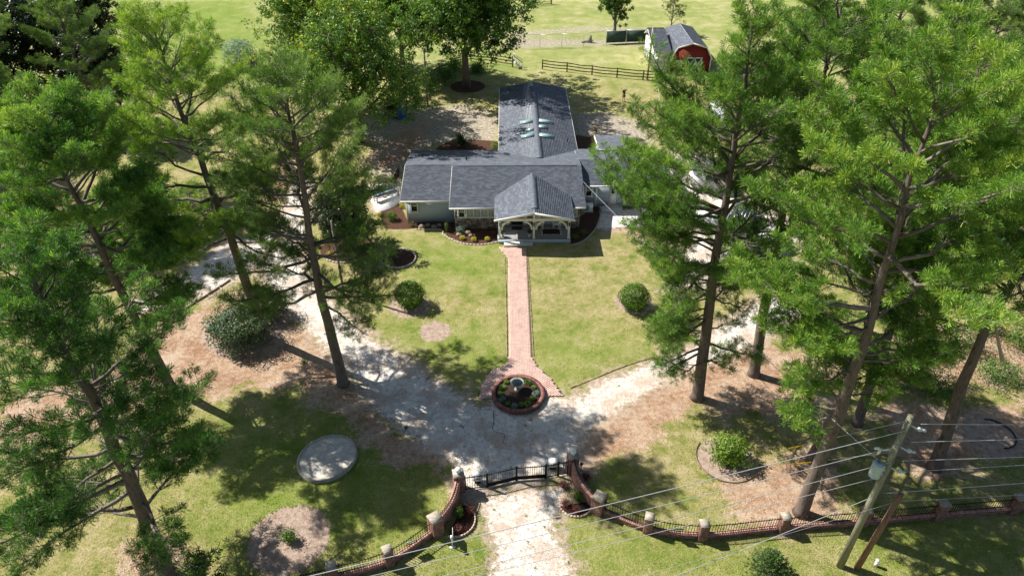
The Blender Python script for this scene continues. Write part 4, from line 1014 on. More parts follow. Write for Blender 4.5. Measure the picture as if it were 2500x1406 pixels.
def wing(a, b_, bul):
    a = np.array(a); b_ = np.array(b_); d = b_ - a; n_ = np.array([-d[1], d[0], 0]); s_ = np.linspace(.1, .94, 14); return np.array([a + d * q + n_ * bul * math.sin(q * math.pi) for q in s_])
wallseg('curved brick wing wall sloping down from the left gatepost', wing(LB[5], LB[4], .10), 1.12, .80, railh=.35, thick=.24, group='curved wing walls of the gate')
wallseg('curved brick wing wall sloping down from the right gatepost', wing(RB[0], RB[1], -.10), 1.12, .80, railh=.35, thick=.24, group='curved wing walls of the gate')
# gate leaves
gz = 1.18
GP = [P(1136, 1197), P(1190, 1190), P(1261, 1173), P(1332, 1168), P(1362, 1162), P(1386, 1158)]
for q in GP: q[2] = 0
def gate(label, a, b_, solid, cat='gate'):
    r = thing('iron_gate', (a + b_) / 2, label, cat, 'iron gate panels across the drive'); d = b_ - a; L = np.linalg.norm(d); d /= L
    for p in (a + d * .03, b_ - d * .03):
        t = MB(); t.box((p[0], p[1], gz / 2 + .03), (.06, .06, gz - .02), math.atan2(d[1], d[0])); t.build('stile', BLACKM, r)
    for z in (.12, gz - .12):
        t = MB(); t.bar(a + d * .06 + [0, 0, z], b_ - d * .06 + [0, 0, z], .035, .045); t.build('rail', BLACKM, r)
    if solid:
        t = MB(); t.bar(a + d * .06 + [0, 0, .26], b_ - d * .06 + [0, 0, .26], .015, .24); t.build('kick_plate', BLACKM, r)
    n_ = int(L / .125)
    for k in range(1, n_):
        p = a + d * L * k / n_; oo = bpy.data.objects.new('picket', PK); col.objects.link(oo); oo.parent = r
        oo.location = (p[0] - PLOC[r.name][0], p[1] - PLOC[r.name][1], .1); oo.scale = (1, 1, (gz - .06) / .77)
for k, (l, s_) in enumerate([('fixed iron railing panel beside the left gatepost, in front of a white box', 0), ('left swinging iron gate leaf with black kick plate', 1), ('right swinging iron gate leaf with black kick plate', 1), ('narrow iron panel in front of the right white box', 0), ('narrow iron panel against the right gatepost', 0)]):
    gate(l, GP[k], GP[k + 1], s_)
for (u, v, l) in ((1166, 1184, 'white gate opener box behind the left iron panel'), (1350, 1150, 'white gate opener box behind the right iron panel')):
    q = P(u, v, 0); q[1] += .25; r = thing('gate_opener', q, l, 'control box', 'white gate opener boxes')
    t = MB(); t.box((q[0], q[1], .12), (.34, .28, .24)); t.build('stand', DARKM, r)
    t = MB(); t.box((q[0], q[1], .42), (.50, .36, .36)); t.box((q[0], q[1], .615), (.54, .40, .03)); t.build('housing', WHITE, r)
    t = MB(); t.box((q[0] + .02, q[1] - .185, .46), (.22, .02, .05)); t.build('latch', BLACKM, r)
# hanging signs on the railing
def hsign(label, u, v, m, wd, hh, rz, lean):
    q = P(u, v, .62); W_ = np.concatenate([sl_, sr_]); q[1] = W_[np.argmin(abs(W_[:, 0] - q[0])), 1] - .16; q[2] = .86; r = thing('railing_sign', q, label, 'sign'); t = MB(); t.box(q, (wd, .02, hh), rz, rx=lean); t.build('panel', m, r)
    t = MB(); t.box((q[0], q[1], q[2] - hh * .42), (wd * 1.01, .035, .04), rz, rx=lean); t.build('lower_edge', BLACKM, r)
hsign('dark teal sign plate hung on the right railing', 1652, 1296, mat('sign_teal', (.07, .17, .20), (.10, .22, .25), 6, .6), .60, .40, R(-8), R(28))
hsign('pale blue-grey sign plate hung on the left railing', 1005, 1331, mat('sign_pale', (.36, .48, .52), (.42, .55, .58), 5, .6), .60, .40, R(24), R(28))
q = P(1418, 1152); r = thing('spotlight', q, 'small round spotlight on a stake beside the right gatepost', 'light'); t = MB(); t.tube([(q[0], q[1], 0), (q[0], q[1], .6)], .02, 6); t.build('stake', BLACKM, r)
t = MB(); t.tube([(q[0], q[1] + .05, .62), (q[0], q[1] - .04, .74)], .12, 14, cap=False); t.build('ring', WHITE, r); t = MB(); t.tube([(q[0], q[1] + .05, .62), (q[0], q[1] - .02, .71)], .09, 12); t.build('lens', GLASS, r)
# edge-on sign by the drive
q = P(1105, 1336); r = thing('yard_sign', q, 'white yard sign seen edge-on on a white post left of the sandy drive', 'sign')
t = MB(); t.box((q[0], q[1], .03), (.28, .12, .05)); t.build('foot', WHITE, r); t = MB(); t.box((q[0], q[1], .45), (.05, .05, .84)); t.build('post', WHITE, r)
t = MB(); t.box((q[0] - .02, q[1] + .0, .86), (.09, .14, .2)); t.build('head', WHITE, r)
t = MB(); t.box((q[0] + .02, q[1] + .33, .62), (.02, .55, .42), R(4)); t.build('panel', WHITE, r)
q = P(2137, 1380); r = thing('white_pipe', q, 'short white capped pipe standing in the lawn right of the poles', 'pipe'); t = MB(); t.tube([(q[0], q[1], -.05), (q[0], q[1], .42)], .085, 12); t.build('pipe', WHITE, r); t = MB(); t.tube([(q[0], q[1], .41), (q[0], q[1], .47)], .10, 12); t.build('pipe_cap', TRIMG, r)
# gate beds: scalloped edging and plants
def scallop(label, u0, v0, r_, a0, a1):
    q = P(u0, v0); o = thing('bed_edging', q, label, 'edging'); N = int(abs(a1 - a0) * r_ / .17); me = None
    for k in range(N):
        a = a0 + (a1 - a0) * (k + .5) / N
        if me is None: t = MB(); t.prism([(-.08, -.03, 0), (.08, -.03, 0), (.08, -.03, .11), (.04, -.03, .15), (-.04, -.03, .15), (-.08, -.03, .11)], (0, .07, 0)); oo = t.build('edging_block', mat('scallop_edging', (.62, .45, .36), (.5, .35, .28), 5, .9), None); me = oo.data
        else: oo = bpy.data.objects.new('edging_block', me); col.objects.link(oo)
        oo.parent = o; oo.location = (r_ * math.cos(a), r_ * math.sin(a), 0); oo.rotation_euler = (0, 0, a + math.pi / 2)
    t = MB(); n_ = 20; t.prism([(q[0] + (r_ - .06) * math.cos(a), q[1] + (r_ - .06) * math.sin(a), -.02) for a in np.linspace(a0, a1, n_)] , (0, 0, .08)); t.build('mulch', MULCHM, o)
scallop('pale scalloped edging round the right gate bed', 1405, 1228, .92, -2.9, .1)
scallop('brown scalloped edging round the left gate bed', 1112, 1270, 1.05, -1.9, 1.2)
t_ = [('bush', 1122, 1262, .22, .55, LEAF_V, 'bright narrow evergreen in the left gate bed'), ('bush', 1412, 1222, .2, .5, LEAF_V, 'bright narrow evergreen in the right gate bed')]
for _, u, v, rr, hh, lf, lb_ in t_: bush('evergreen_shrub', lb_, P(u, v), rr, rr, hh * 1.5, int(u), lf, 700, .04, .45)
for (u, v, rr, lf, lb_) in ((1147, 1250, .42, LEAF_R, 'twiggy red-brown shrub beside the left gatepost'), (1118, 1296, .4, LEAF_R, 'brownish shrub at the front of the left gate bed'), (1380, 1235, .45, LEAF_R, 'red barberry shrub in the right gate bed'), (1408, 1252, .35, LEAF_R, 'small red shrub at the front of the right gate bed'), (1375, 1190, .4, LEAF_R, 'dark purple shrub just below the gate in the right bed'), (1430, 1170, .42, LEAF_R, 'dark shrub behind the right wing wall')):
    bush('barberry_shrub', lb_, P(u, v), rr, rr, .5, int(u * 2), lf, 520, .035, .5, cat='shrub', shell=.9, ragged=.3, stems=22)

# ================================================================== POLES AND WIRES
pb = P(2051, 1381); pb[2] = 0; pt_ = above(pb, 2222, 1014); pt_[0] = pb[0]; pt_[1] = pb[1]
up = thing('utility_pole', pb, 'tall greenish treated utility pole with transformer at the lower right', 'utility pole')
t = MB(); t.tube([pb + [0, 0, -.1], pb + [0, 0, 5], pt_], [.175, .155, .13], 18); t.build('pole', POLEM, up, smooth=True)
for k in range(3):
    z = pt_[2] - .75 - k * 1.32; t = MB()
    t.tube([(pb[0] + .1, pb[1], z + .25), (pb[0] + .5, pb[1] - .05, z)], .035, 6); t.tube([(pb[0] + .14, pb[1] + .1, z + .16), (pb[0] + .5, pb[1] - .05, z)], .03, 6)
    t.lathe((pb[0] + .58, pb[1] - .05, z - .05), [(.03, -.04), (.10, 0), (.06, .05), (.10, .09), (.05, .14), (.02, .17)], 10); t.tube([(pb[0] + .62, pb[1] - .05, z - .02), (pb[0] + .85, pb[1] - .08, z - .06)], .06, 8)
    t.build('insulator_bracket', mat('porcelain', (.52, .60, .64), (.44, .52, .56), 8, .3), up)
zt = above(pb, 2163, 1140)[2]
t = MB(); tc_ = (pb[0] - .42, pb[1] - .02)
t.lathe((tc_[0], tc_[1], zt - .5), [(.02, 0), (.24, .01), (.25, .05), (.25, .72), (.27, .74), (.22, .82), (.02, .84)], 20); tr = t.build('transformer', mat('transformer_grey', (.38, .50, .56), (.30, .42, .48), 5, .45), up, smooth=False)
t = MB(); t.lathe((tc_[0] - .05, tc_[1] + .05, zt + .34), [(.05, 0), (.07, .06), (.04, .1), (.07, .14), (.03, .22)], 10); t.lathe((tc_[0] + .14, tc_[1] - .1, zt + .3), [(.04, 0), (.06, .05), (.03, .1)], 8); sub(t, 'bushing', mat('porcelain_dark', (.10, .14, .2), None, 5, .3), tr)
t = MB(); t.box((pb[0] - .18, pb[1], zt), (.12, .3, .1)); t.box((pb[0] - .18, pb[1], zt - .3), (.12, .3, .1)); t.build('transformer_bracket', GALV, up)
zc_ = above(pb, 2190, 1100)[2]; t = MB(); t.bar((pb[0] - .15, pb[1], zc_), (pb[0] - .75, pb[1] - .03, zc_ + .03), .05, .05); t.tube([(pb[0] - .7, pb[1] - .03, zc_ - .22), (pb[0] - .62, pb[1] - .03, zc_ + .1)], .045, 8); t.tube([(pb[0] - .7, pb[1], zc_ + .12), (pb[0] - .9, pb[1], zc_ + .1)], .05, 8); t.build('cutout_arm', WHITE, up)
sb = P(2092, 1386); sb[2] = 0; st = above(sb, 2200, 1206); r = thing('brown_pole', sb, 'shorter dark brown wooden pole beside the green utility pole', 'utility pole')
t = MB(); t.tube([sb + [0, 0, -.1], (sb + st) / 2, st], [.15, .14, .12], 14); t.build('pole', POLEB, r, smooth=True)
def wire(label, a, b_, sag=.25, rad=.012, m=None, ext=0., group='power lines', n=26):
    a = np.array(a, float); b_ = np.array(b_, float); b_ = b_ + (b_ - a) * ext; s = np.linspace(0, 1, n); p = a + (b_ - a) * s[:, None]; p[:, 2] -= sag * 4 * s * (1 - s)
    mid = p[n // 2]; o = thing('power_line', mid, label, 'wire', group); t = MB(); t.tube(p, rad, 5); t.build('cable', m or WIREM, o, smooth=True); return o
def pz_at(u, v): return above(pb, u, v)[2]
Wl = [((2219, 1047), (740, 1406), 'uppermost power line running left across the gate view', .016), ((2203, 1086), (890, 1406), 'second power line down running left over the wall', .012), ((2188, 1127), (1066, 1406), 'third power line down running left over the drive apron', .012), ((2154, 1152), (1146, 1406), 'fourth power line down running left over the drive apron', .011), ((2130, 1200), (1640, 1406), 'lowest twisted cable running left from the green pole', .015)]
for (a, b_, l, rr) in Wl:
    z = pz_at(*a); wire(l, (pb[0] - .05, pb[1] - .16, z), P(b_[0], b_[1], z - .2), .12, rr, ext=.25)
for (a, b_, l, rr) in [((2249, 1041), (2500, 1034), 'topmost power line leaving the pole to the right', .012), ((2228, 1085), (2500, 1070), 'second power line leaving the pole to the right', .012), ((2204, 1130), (2500, 1113), 'third power line leaving the pole to the right', .012), ((2172, 1149), (2500, 1133), 'fourth power line leaving the pole to the right', .011), ((2140, 1196), (2500, 1177), 'thick spliced cable leaving the pole to the right', .016)]:
    z = pz_at(a[0] - 15, a[1]); wire(l, (pb[0] + .5, pb[1] - .05, z), P(b_[0], b_[1], z - .05), .06, rr, ext=2.0)
z = st[2] - .5; wire('thin line leaving the short brown pole to the right', (st[0], st[1], z), P(2500, 1206, z), .05, .008, ext=2)
wire('thin line from the short brown pole towards the lower left', (st[0], st[1], z), P(1560, 1406, z + .3), .05, .006, ext=.2)
for (u, v, uu, vv, zz, l, u2, v2) in ((1924, 1095, 2212, 1033, 0, 'upper guy wire with yellow guard staked left of the leaning pine', 1957, 1087), (1937, 1133, 2180, 1110, 0, 'lower guy wire with yellow guard staked left of the leaning pine', 1976, 1129)):
    a = P(u, v); z = pz_at(uu, vv) ; top_ = np.array([pb[0], pb[1] + .15, z]); d = top_ - a; d /= np.linalg.norm(d)
    o = thing('guy_wire', a, l, 'wire', 'guy wires of the utility pole'); t = MB(); t.tube([a, top_], .010, 5); t.build('cable', WIREM, o)
    t = MB(); t.tube([a + d * .1, a + d * 2.3], .045, 8); t.build('yellow_guard', YEL, o)
# service drop from the house mast to the transformer
m_ = np.array([6.6, 53.8, 3.72]); tz = np.array([tc_[0], tc_[1] + .1, zt + .35])
wire('twisted white service cable from the house roof to the transformer', m_, tz, .35, .013, WIREM, n=50)
def pole(label, u, v, hh, r0, m, cat='pole', group=None):
    b_ = P(u, v); b_[2] = 0; o = thing('wooden_pole', b_, label, cat, group); t = MB(); t.tube([b_ - [0, 0, .1], b_ + [0, 0, hh * .5], b_ + [.0, 0, hh]], [r0, r0 * .92, r0 * .8], 12); t.build('pole', m, o, smooth=True); return b_
p1 = pole('slim grey wooden pole on the left lawn, shadow reaching the round bush', 840, 718, 6.4, .10, BARKG); p2 = pole('slim wooden pole beside the vine covered fence behind the house', 1045, 262, 6.6, .11, BARKG); p3 = pole('leaning tan pole beside the red barn', 1580, 195, 6.5, .13, mat('tan_pole', (.42, .38, .26), (.33, .29, .2), 5)); p5 = pole('short brown post at the right lawn under the pines', 1640, 665, 3.4, .12, POLEB)
t = MB(); q = p3 + [0, 0, 6.3]; wire('thin line from the barn pole down towards the right lawn', q, p5 + [0, 0, 3.3], .8, .014, WIREM, group='thin lines across the yard')
# ================================================================== BARN
def barn():
    y0 = 91.0; r = thing('red_barn', (23, 94, 0), 'red gambrel barn with white X windows and grey roof behind the rail fence', 'barn')
    f = lambda u, v: aty(u, v, y0)
    bl = f(1632, 182); ev = f(1637, 140); bk = f(1655.5, 116); ap = f(1692, 106)
    xc = ap[0]; hw = xc - bl[0]; ze = ev[2]; zb = bk[2]; za = ap[2]; xb = xc - bk[0]; z0 = 0; D = 8.2
    prof = [(xc - hw, y0, 0), (xc - hw, y0, ze), (xc - xb, y0, zb), (xc, y0, za), (xc + xb, y0, zb), (xc + hw, y0, ze), (xc + hw, y0, 0)]
    t = MB(); t.prism([np.array(p) - [0, 0, .02] for p in prof], (0, D, 0)); t.build('wall', REDB, r)
    t = MB()
    for x in np.arange(xc - hw + .2, xc + hw, .22): t.box((x, y0 - .006, ze * .5), (.02, .012, ze))
    t.build('siding_joint', mat('barn_red_dark', (.13, .015, .012)), r)
    o_ = .25
    pl = [(-hw - .12, ze - .25, -xb - .02, zb + .06), (-xb - .02, zb + .06, 0, za + .08), (0, za + .08, xb + .02, zb + .06), (xb + .02, zb + .06, hw + .12, ze - .25)]
    P_ = []
    for a, z1, c, z2 in pl:
        u = np.array([c - a, 0, z2 - z1]); 
        if z2 < z1: u = -u
        P_.append(([(xc + a, y0 - o_, z1), (xc + c, y0 - o_, z2), (xc + c, y0 + D + o_, z2), (xc + a, y0 + D + o_, z1)], (0, 1, 0), tuple(u)))
    roof(r, P_, .07)
    t = MB()
    for a, z1, c, z2 in pl: t.bar((xc + a, y0 - o_ - .03, z1 - .06), (xc + c, y0 - o_ - .03, z2 - .06), .05, .16)
    t.build('rake_board', WHITE, r)
    t = MB(); t.box((xc - hw, y0 - .03, ze / 2), (.14, .08, ze)); t.box((xc + hw, y0 - .03, ze / 2), (.14, .08, ze)); t.build('corner_trim', WHITE, r)
    def xwin(x, z, wd, hh, nm):
        t = MB(); th = .13
        t.box((x, y0 - .05, z), (wd, .06, hh)); o = t.build(nm, TEALW, r); t = MB()
        for s_ in (-1, 1): t.box((x + s_ * wd / 2, y0 - .09, z), (th, .06, hh + th)); t.box((x, y0 - .092, z + s_ * hh / 2), (wd - th, .06, th))
        t.bar((x - wd / 2, y0 - .09, z - hh / 2), (x + wd / 2, y0 - .09, z + hh / 2), .05, .1); t.bar((x - wd / 2, y0 - .096, z + hh / 2), (x + wd / 2, y0 - .096, z - hh / 2), .05, .1)
        sub(t, 'cross_frame', WHITE, o)
    w1 = f(1658, 155); xwin(w1[0], w1[2], .66, .66, 'window'); d1 = f(1690, 160); xwin(d1[0] - .35, .95, .95, 1.9, 'barn_door'); xwin(d1[0] + .62, .95, .95, 1.9, 'barn_door')
    # side wing with white panelled front
    xl = aty(1599, 128, y0)[0]; xr = xc - hw
    zf = aty(1615, 125, y0 - .2)[2]
    t = MB(); t.box(((xl + xr) / 2, y0 + 3.8, (zf - .15) / 2), (xr - xl - .1, 7.0, zf - .15)); t.build('wing_wall', WHITE, r)
    pn = np.linspace(.05, zf - .25, 5)
    for k in range(4): t = MB(); t.box(((xl + xr) / 2 - .05, y0 + .27, (pn[k] + pn[k + 1]) / 2), (xr - xl - .5, .05, pn[k + 1] - pn[k] - .03)); t.build('wing_panel', WHITE, r)
    yr = y0 + 5.4; zr_ = zf + 1.1
    roof(r, [([(xl - .2, y0 - .2, zf), (xr - .03, y0 - .2, zf), (xr - .03, yr, zr_), (xl - .2, yr, zr_)], (1, 0, 0), (0, 1, .21)),
             ([(xr - .03, yr + 2.2, zf), (xl - .2, yr + 2.2, zf), (xl - .2, yr, zr_), (xr - .03, yr, zr_)], (1, 0, 0), (0, -1, .6))], .07, name='wing_roof')
    # small flag by the corner
    q = f(1634, 176); fl = thing('flag', (q[0] - .1, y0 - .4, 1.2), 'small striped red and white flag hanging at the barn corner', 'flag')
    t = MB(); t.tube([(q[0] - .1, y0 - .3, 1.0), (q[0] + .1, y0 - .6, 2.1)], .02, 6); t.build('flagpole', WHITE, fl)
    for k in range(7): t = MB(); t.box((q[0] + .1 - .06 * k, y0 - .62, 1.55 - .02 * k), (.055, .02, .95), ry=.12); t.build('stripe', REDB if k % 2 == 0 else WHITE, fl)
barn()

# ================================================================== FENCES
def railfence(label, uv, hh=1.25, rails=3, m=WOODD, sag=.06):
    B_ = [P(u, v) for u, v in uv]; r = thing('rail_fence', B_[0], label, 'fence')
    for b_ in B_: t = MB(); t.box((b_[0], b_[1], hh / 2), (.13, .13, hh), .2); t.build('post', m, r)
    for a, c in zip(B_[:-1], B_[1:]):
        for k in range(rails):
            z = hh * (.3 + .31 * k); p = np.array([a + (c - a) * s_ + [0, 0, z - sag * 4 * s_ * (1 - s_) * rg.uniform(.2, 1.5)] for s_ in np.linspace(0, 1, 5)]); t = MB()
            for x, y in zip(p[:-1], p[1:]): t.bar(x, y, .05, .12)
            t.build('rail', m, r)
railfence('dark three rail wooden fence from the yard to the barn', [(1324, 169), (1384, 176), (1445, 183.5), (1506, 189.5), (1569.5, 195.5), (1622, 197)])
railfence('dark rail fence climbing behind the vines left of the big tree', [(940, 262), (986, 229), (1016.5, 207), (1045, 193.5), (1073, 178), (1104, 166)], rails=2)
railfence('dark rail fence behind the big tree ending at white steps', [(1104, 166), (1150, 150), (1200, 155), (1251, 164)])
wf = [(1262, 119), (1318, 117.5), (1371, 116.5), (1424, 115), (1479, 108), (1528, 106), (1581, 104)]
B_ = [P(u, v) for u, v in wf]; r = thing('wire_fence', B_[0], 'tall thin wire mesh fence crossing the pale path at the back', 'fence')
for b_ in B_: t = MB(); t.tube([b_, b_ + [0, 0, 1.9]], .035, 6); t.build('post', GALV, r)
for a, c in zip(B_[:-1], B_[1:]):
    t = MB(); t.tube([a + [0, 0, 1.85], c + [0, 0, 1.85]], .025, 5)
    t.build('rail', GALV, r)
t = MB()
for a, c in zip(B_[:-1], B_[1:]):
    for z in np.arange(.1, 1.8, .22): t.tube([a + [0, 0, z], c + [0, 0, z]], .005, 3, cap=False)
    for s_ in np.arange(.05, 1, .08): t.tube([a + (c - a) * s_ + [0, 0, .05], a + (c - a) * s_ + [0, 0, 1.85]], .005, 3, cap=False)
t.build('mesh', GALV, r, kind='stuff')
for k in (4, 5):
    a, c = B_[k], B_[k + 1]; t = MB(); t.bar(a + [0, 0, .95] + (c - a) * .02, c + [0, 0, .95] - (c - a) * .02, .02, 1.6); t.build('shade_screen', mat('green_screen', (.03, .06, .05), (.05, .09, .075), 3, .8), r)
# field gate far back
a, c = P(1290, 17), P(1346, 11); r = thing('field_gate', (a + c) / 2, 'dark tubular field gate at the top of the picture', 'gate')
for z in (.15, .5, .85, 1.2, 1.5): t = MB(); t.tube([a + [0, 0, z], c + [0, 0, z]], .035, 6); t.build('rail', DARKM, r)
for p in (a, c): t = MB(); t.tube([p, p + [0, 0, 1.7]], .09, 8); t.build('post', WOODD, r)
for s_ in (.03, .5, .97): t = MB(); p = a + (c - a) * s_; t.tube([p + [0, 0, .15], p + [0, 0, 1.5]], .03, 6); t.build('brace', DARKM, r)
t = MB(); t.tube([a + (c - a) * .5 + [0, 0, .2], c + [0, 0, 1.45]], .03, 6); t.build('brace', DARKM, r)
# white steps
q = P(1259, 166); r = thing('garden_steps', q, 'white wooden steps with handrails at the end of the back fence', 'steps')
for k in range(4): t = MB(); t.box((q[0] - .1 + .22 * k, q[1] + .1, .75 - .2 * k), (.28, .9, .05)); t.build('tread', WHITE, r)
for s_ in (-1, 1):
    t = MB(); t.bar((q[0] - .3, q[1] + .1 + s_ * .48, 1.7), (q[0] + .9, q[1] + .1 + s_ * .48, .8), .05, .08); t.build('handrail', DARKM if s_ < 0 else WHITE, r)
    for k in range(4): t = MB(); x = q[0] - .3 + .38 * k; t.box((x, q[1] + .1 + s_ * .48, .85 - .15 * k), (.05, .04, 1.6 - .25 * k)); t.build('baluster', WHITE, r)
q = P(1440, 104); r = thing('tree_stump', q, 'jagged grey stump with fallen limb beyond the wire fence', 'stump')
t = MB(); t.tube([q - [0, 0, .1], q + [.02, 0, .5], q + [.1, 0, 1.0]], [.35, .26, .12], 9); t.build('stump', BARKG, r); t = MB(); t.tube([q + [-1.2, -.3, .12], q + [-.4, -.1, .2], q + [.5, .1, .15]], [.14, .12, .06], 7); t.build('fallen_limb', BARKG, r)

# ================================================================== YARD THINGS
for k, (u, v, l) in enumerate([(1227, 592, 'white urn with dark clipped ball at the left end of the porch'), (1294, 593, 'white urn with dark clipped ball beside the middle porch post')]):
    q = P(u, v, PF); q[1] = 50.42; r = pot('planter_urn', q[0], q[1], PF, l)
    t = MB(); leafcloud(t, np.array([[q[0], q[1], PF + .52]]), np.array([.24]), 700, .035, rg, .45, flat=1); t.build('topiary_ball', LEAF_D, r)
q = P(1344, 561, PF); r = thing('porch_rug', (q[0], 51.1, PF), 'dark porch rug with white diamond lattice border', 'rug')
t = MB(); t.box((q[0] + .05, 51.15, PF + .008), (1.75, 1.15, .012)); t.build('rug_field', mat('rug_dark', (.02, .018, .024), None, 4, .95), r)
t = MB(); x0_, y0_ = q[0] + .05, 51.15
for k in range(8):
    x = x0_ - .77 + k * .22
    for yy in (y0_ - .46, y0_ + .46): t.poly([(x - .09, yy, PF + .017), (x, yy - .055, PF + .017), (x + .09, yy, PF + .017), (x, yy + .055, PF + .017)])
for k in range(5):
    y = y0_ - .36 + k * .18
    for xx in (x0_ - .77, x0_ + .77): t.poly([(xx - .06, y, PF + .018), (xx, y - .07, PF + .018), (xx + .06, y, PF + .018), (xx, y + .07, PF + .018)])
for yy in (-.56, .56): t.box((x0_, y0_ + yy, PF + .017), (1.74, .025, .004))
for xx in (-.86, .86): t.box((x0_ + xx, y0_, PF + .018), (.025, 1.1, .004))
t.build('rug_border', WHITE, r)
t = MB(); dm = thing('door_mat', (.95, 51.9, PF), 'black door mat in front of the house door', 'mat'); t.box((.95, 51.75, PF + .01), (.9, .5, .015)); t.build('mat', DARKM, dm)
def rocker(label, x, y, rz):
    r = thing('rocking_chair', (0, 0, 0), label, 'chair', 'white rocking chairs on the porch')
    for s_ in (-1, 1):
        t = MB(); t.tube([(s_ * .26, -.42 + .14 * k, .03 + .012 * (k - 3) ** 2) for k in range(7)], .022, 6); lpart(t, 'rocker', WHITE, r)
        for yy in (-.24, .22): t = MB(); t.bar((s_ * .26, yy, .06), (s_ * .26, yy, .62 if yy < 0 else .42), .045, .045); lpart(t, 'leg', WHITE, r)
        t = MB(); t.box((s_ * .29, -.02, .63), (.1, .6, .03)); lpart(t, 'armrest', WHITE, r)
    for k in range(5): t = MB(); t.box((0, -.22 + .115 * k, .42), (.5, .1, .025)); lpart(t, 'seat_slat', WHITE, r)
    for k in range(5): t = MB(); t.box((-.2 + .1 * k, .30, .82), (.075, .025, .8), rx=-.22); lpart(t, 'back_slat', WHITE, r)
    r.location = (x, y, PF); r.rotation_euler = (0, 0, rz); return r
ch = rocker('white rocking chair on the porch left of the rug', 2.85, 51.75, .25); dup(ch, (4.35, 51.8, PF), -.35, 'white rocking chair on the porch behind the rug, nearer the right post')
# outdoor condenser
q = np.array([7.3, 55.35, 0]); r = thing('ac_condenser', q, 'white outdoor air conditioner against the grey wall right of the porch', 'air conditioner')
t = MB(); t.box(q + [0, 0, .40], (.95, .4, .72)); t.build('housing', WHITE, r); t = MB(); t.box(q + [0, -.02, .03], (1.05, .55, .06)); t.build('base_pad', CONC, r)
t = MB(); t.tube([q + [-.1, -.2, .42], q + [-.1, -.225, .42]], .27, 20); t.build('fan_grille', mat('grille_grey', (.25, .27, .28)), r)
t = MB()
for k in range(5): t.lathe((0, 0, 0), [(.01, 0), (.011, .001)], 3)
# water butt
q = P(984, 292); r = thing('blue_barrel', q, 'blue plastic barrel under the drooping tree left behind the house', 'barrel')
t = MB(); t.lathe(q, [(.42, 0), (.47, .1), (.50, .5), (.52, .9), (.50, 1.1), (.45, 1.14), (.02, 1.16)], 20); t.build('barrel', BLUEP, r, smooth=True); t = MB(); t.box(q + [.05, 0, 1.2], (.8, .8, .06), .3, ry=.12); t.build('lid', mat('blue_light', (.10, .30, .62)), r)
# patio and bench left of house
pp = [P(u, v, 0) for u, v in ((912, 452), (978, 446), (977, 492), (962, 506), (940, 515), (925, 517), (905, 492))]
t = MB(); t.prism([p + [0, 0, -.03] for p in pp], (0, 0, .08)); tag(t.build('patio', mat('white_concrete', (.74, .72, .68), (.64, .62, .58), 1.5, .9, .2, 20)), kind='structure')
q = P(944, 486); r = thing('garden_bench', (0, 0, 0), 'weathered wooden bench on the white patio left of the house', 'bench')
for k in range(4): t = MB(); t.box((0, -.25 + .16 * k, .45), (2.4, .14, .04)); lpart(t, 'seat_slat', WOODL, r)
for k in range(4): t = MB(); t.box((0, .36 + .03 * k, .62 + .14 * k), (2.4, .04, .12)); lpart(t, 'back_slat', WOODL, r)
for x in (-1.1, 1.1):
    for y in (-.25, .34): t = MB(); t.box((x, y, .25), (.09, .09, .5)); lpart(t, 'leg', WOODL, r)
r.location = tuple(q + [0, 0, .05]); r.rotation_euler = (0, 0, R(38))
q = P(938, 470); r = thing('blue_tarp', q, 'crumpled light blue tarp behind the garden bench', 'tarp'); t = MB(); n_ = 9
VV = [(q[0] + (i_ - 4) * .22, q[1] + (j_ - 4) * .2, .05 + .35 * math.exp(-((i_ - 4) ** 2 + (j_ - 4) ** 2) / 9.) + .1 * rg.random()) for j_ in range(n_) for i_ in range(n_)]
t.add(VV, [[j_ * n_ + i_, j_ * n_ + i_ + 1, (j_ + 1) * n_ + i_ + 1, (j_ + 1) * n_ + i_] for j_ in range(n_ - 1) for i_ in range(n_ - 1)]); t.build('sheet', mat('tarp_blue', (.20, .42, .52), (.30, .5, .6), 4, .6), r)
for u, v, l in ((516, 802, 'pale green round septic lid beside the two-tone bush'), (305, 972, 'pale green round septic lid among the pine straw')):
    q = P(u, v); r = thing('septic_lid', q, l, 'lid', 'green septic lids'); t = MB(); t.lathe(q, [(.27, -.02), (.27, .1), (.24, .14), (.02, .16)], 20); t.build('lid', TEALP, r); t = MB(); t.lathe(q, [(.08, .15), (.07, .19), (.01, .2)], 8); t.build('knob', TEALP, r)
q = P(1571, 520); r = thing('garden_urn', q, 'white garden urn at the corner of the sunlit concrete by the right wing', 'urn'); t = MB(); t.lathe(q, [(.2, 0), (.2, .1), (.1, .18), (.16, .32), (.34, .6), (.42, .72), (.36, .72), (.3, .62)], 18); t.build('urn', WHITE, r, smooth=True); t = MB(); t.lathe(q + [0, 0, .62], [(.3, 0), (.02, .03)], 14); t.build('soil', MULCHM, r)
q = [P(u, v, 0) for u, v in ((1484, 556), (1499, 520), (1620, 516), (1625, 553))]
t = MB(); t.prism([p + [0, 0, -.03] for p in q], (0, 0, .07)); tag(t.build('concrete_apron', mat('white_concrete', (.74, .72, .68))), kind='structure')
t = MB(); q = P(1478, 513); r = thing('cellar_hatch', q, 'pale flat board leaning beside the right wing corner', 'board')
t.box(q + [0, 0, .15], (.9, .9, .05), .2, rx=.15); t.build('board', TRIMG, r)

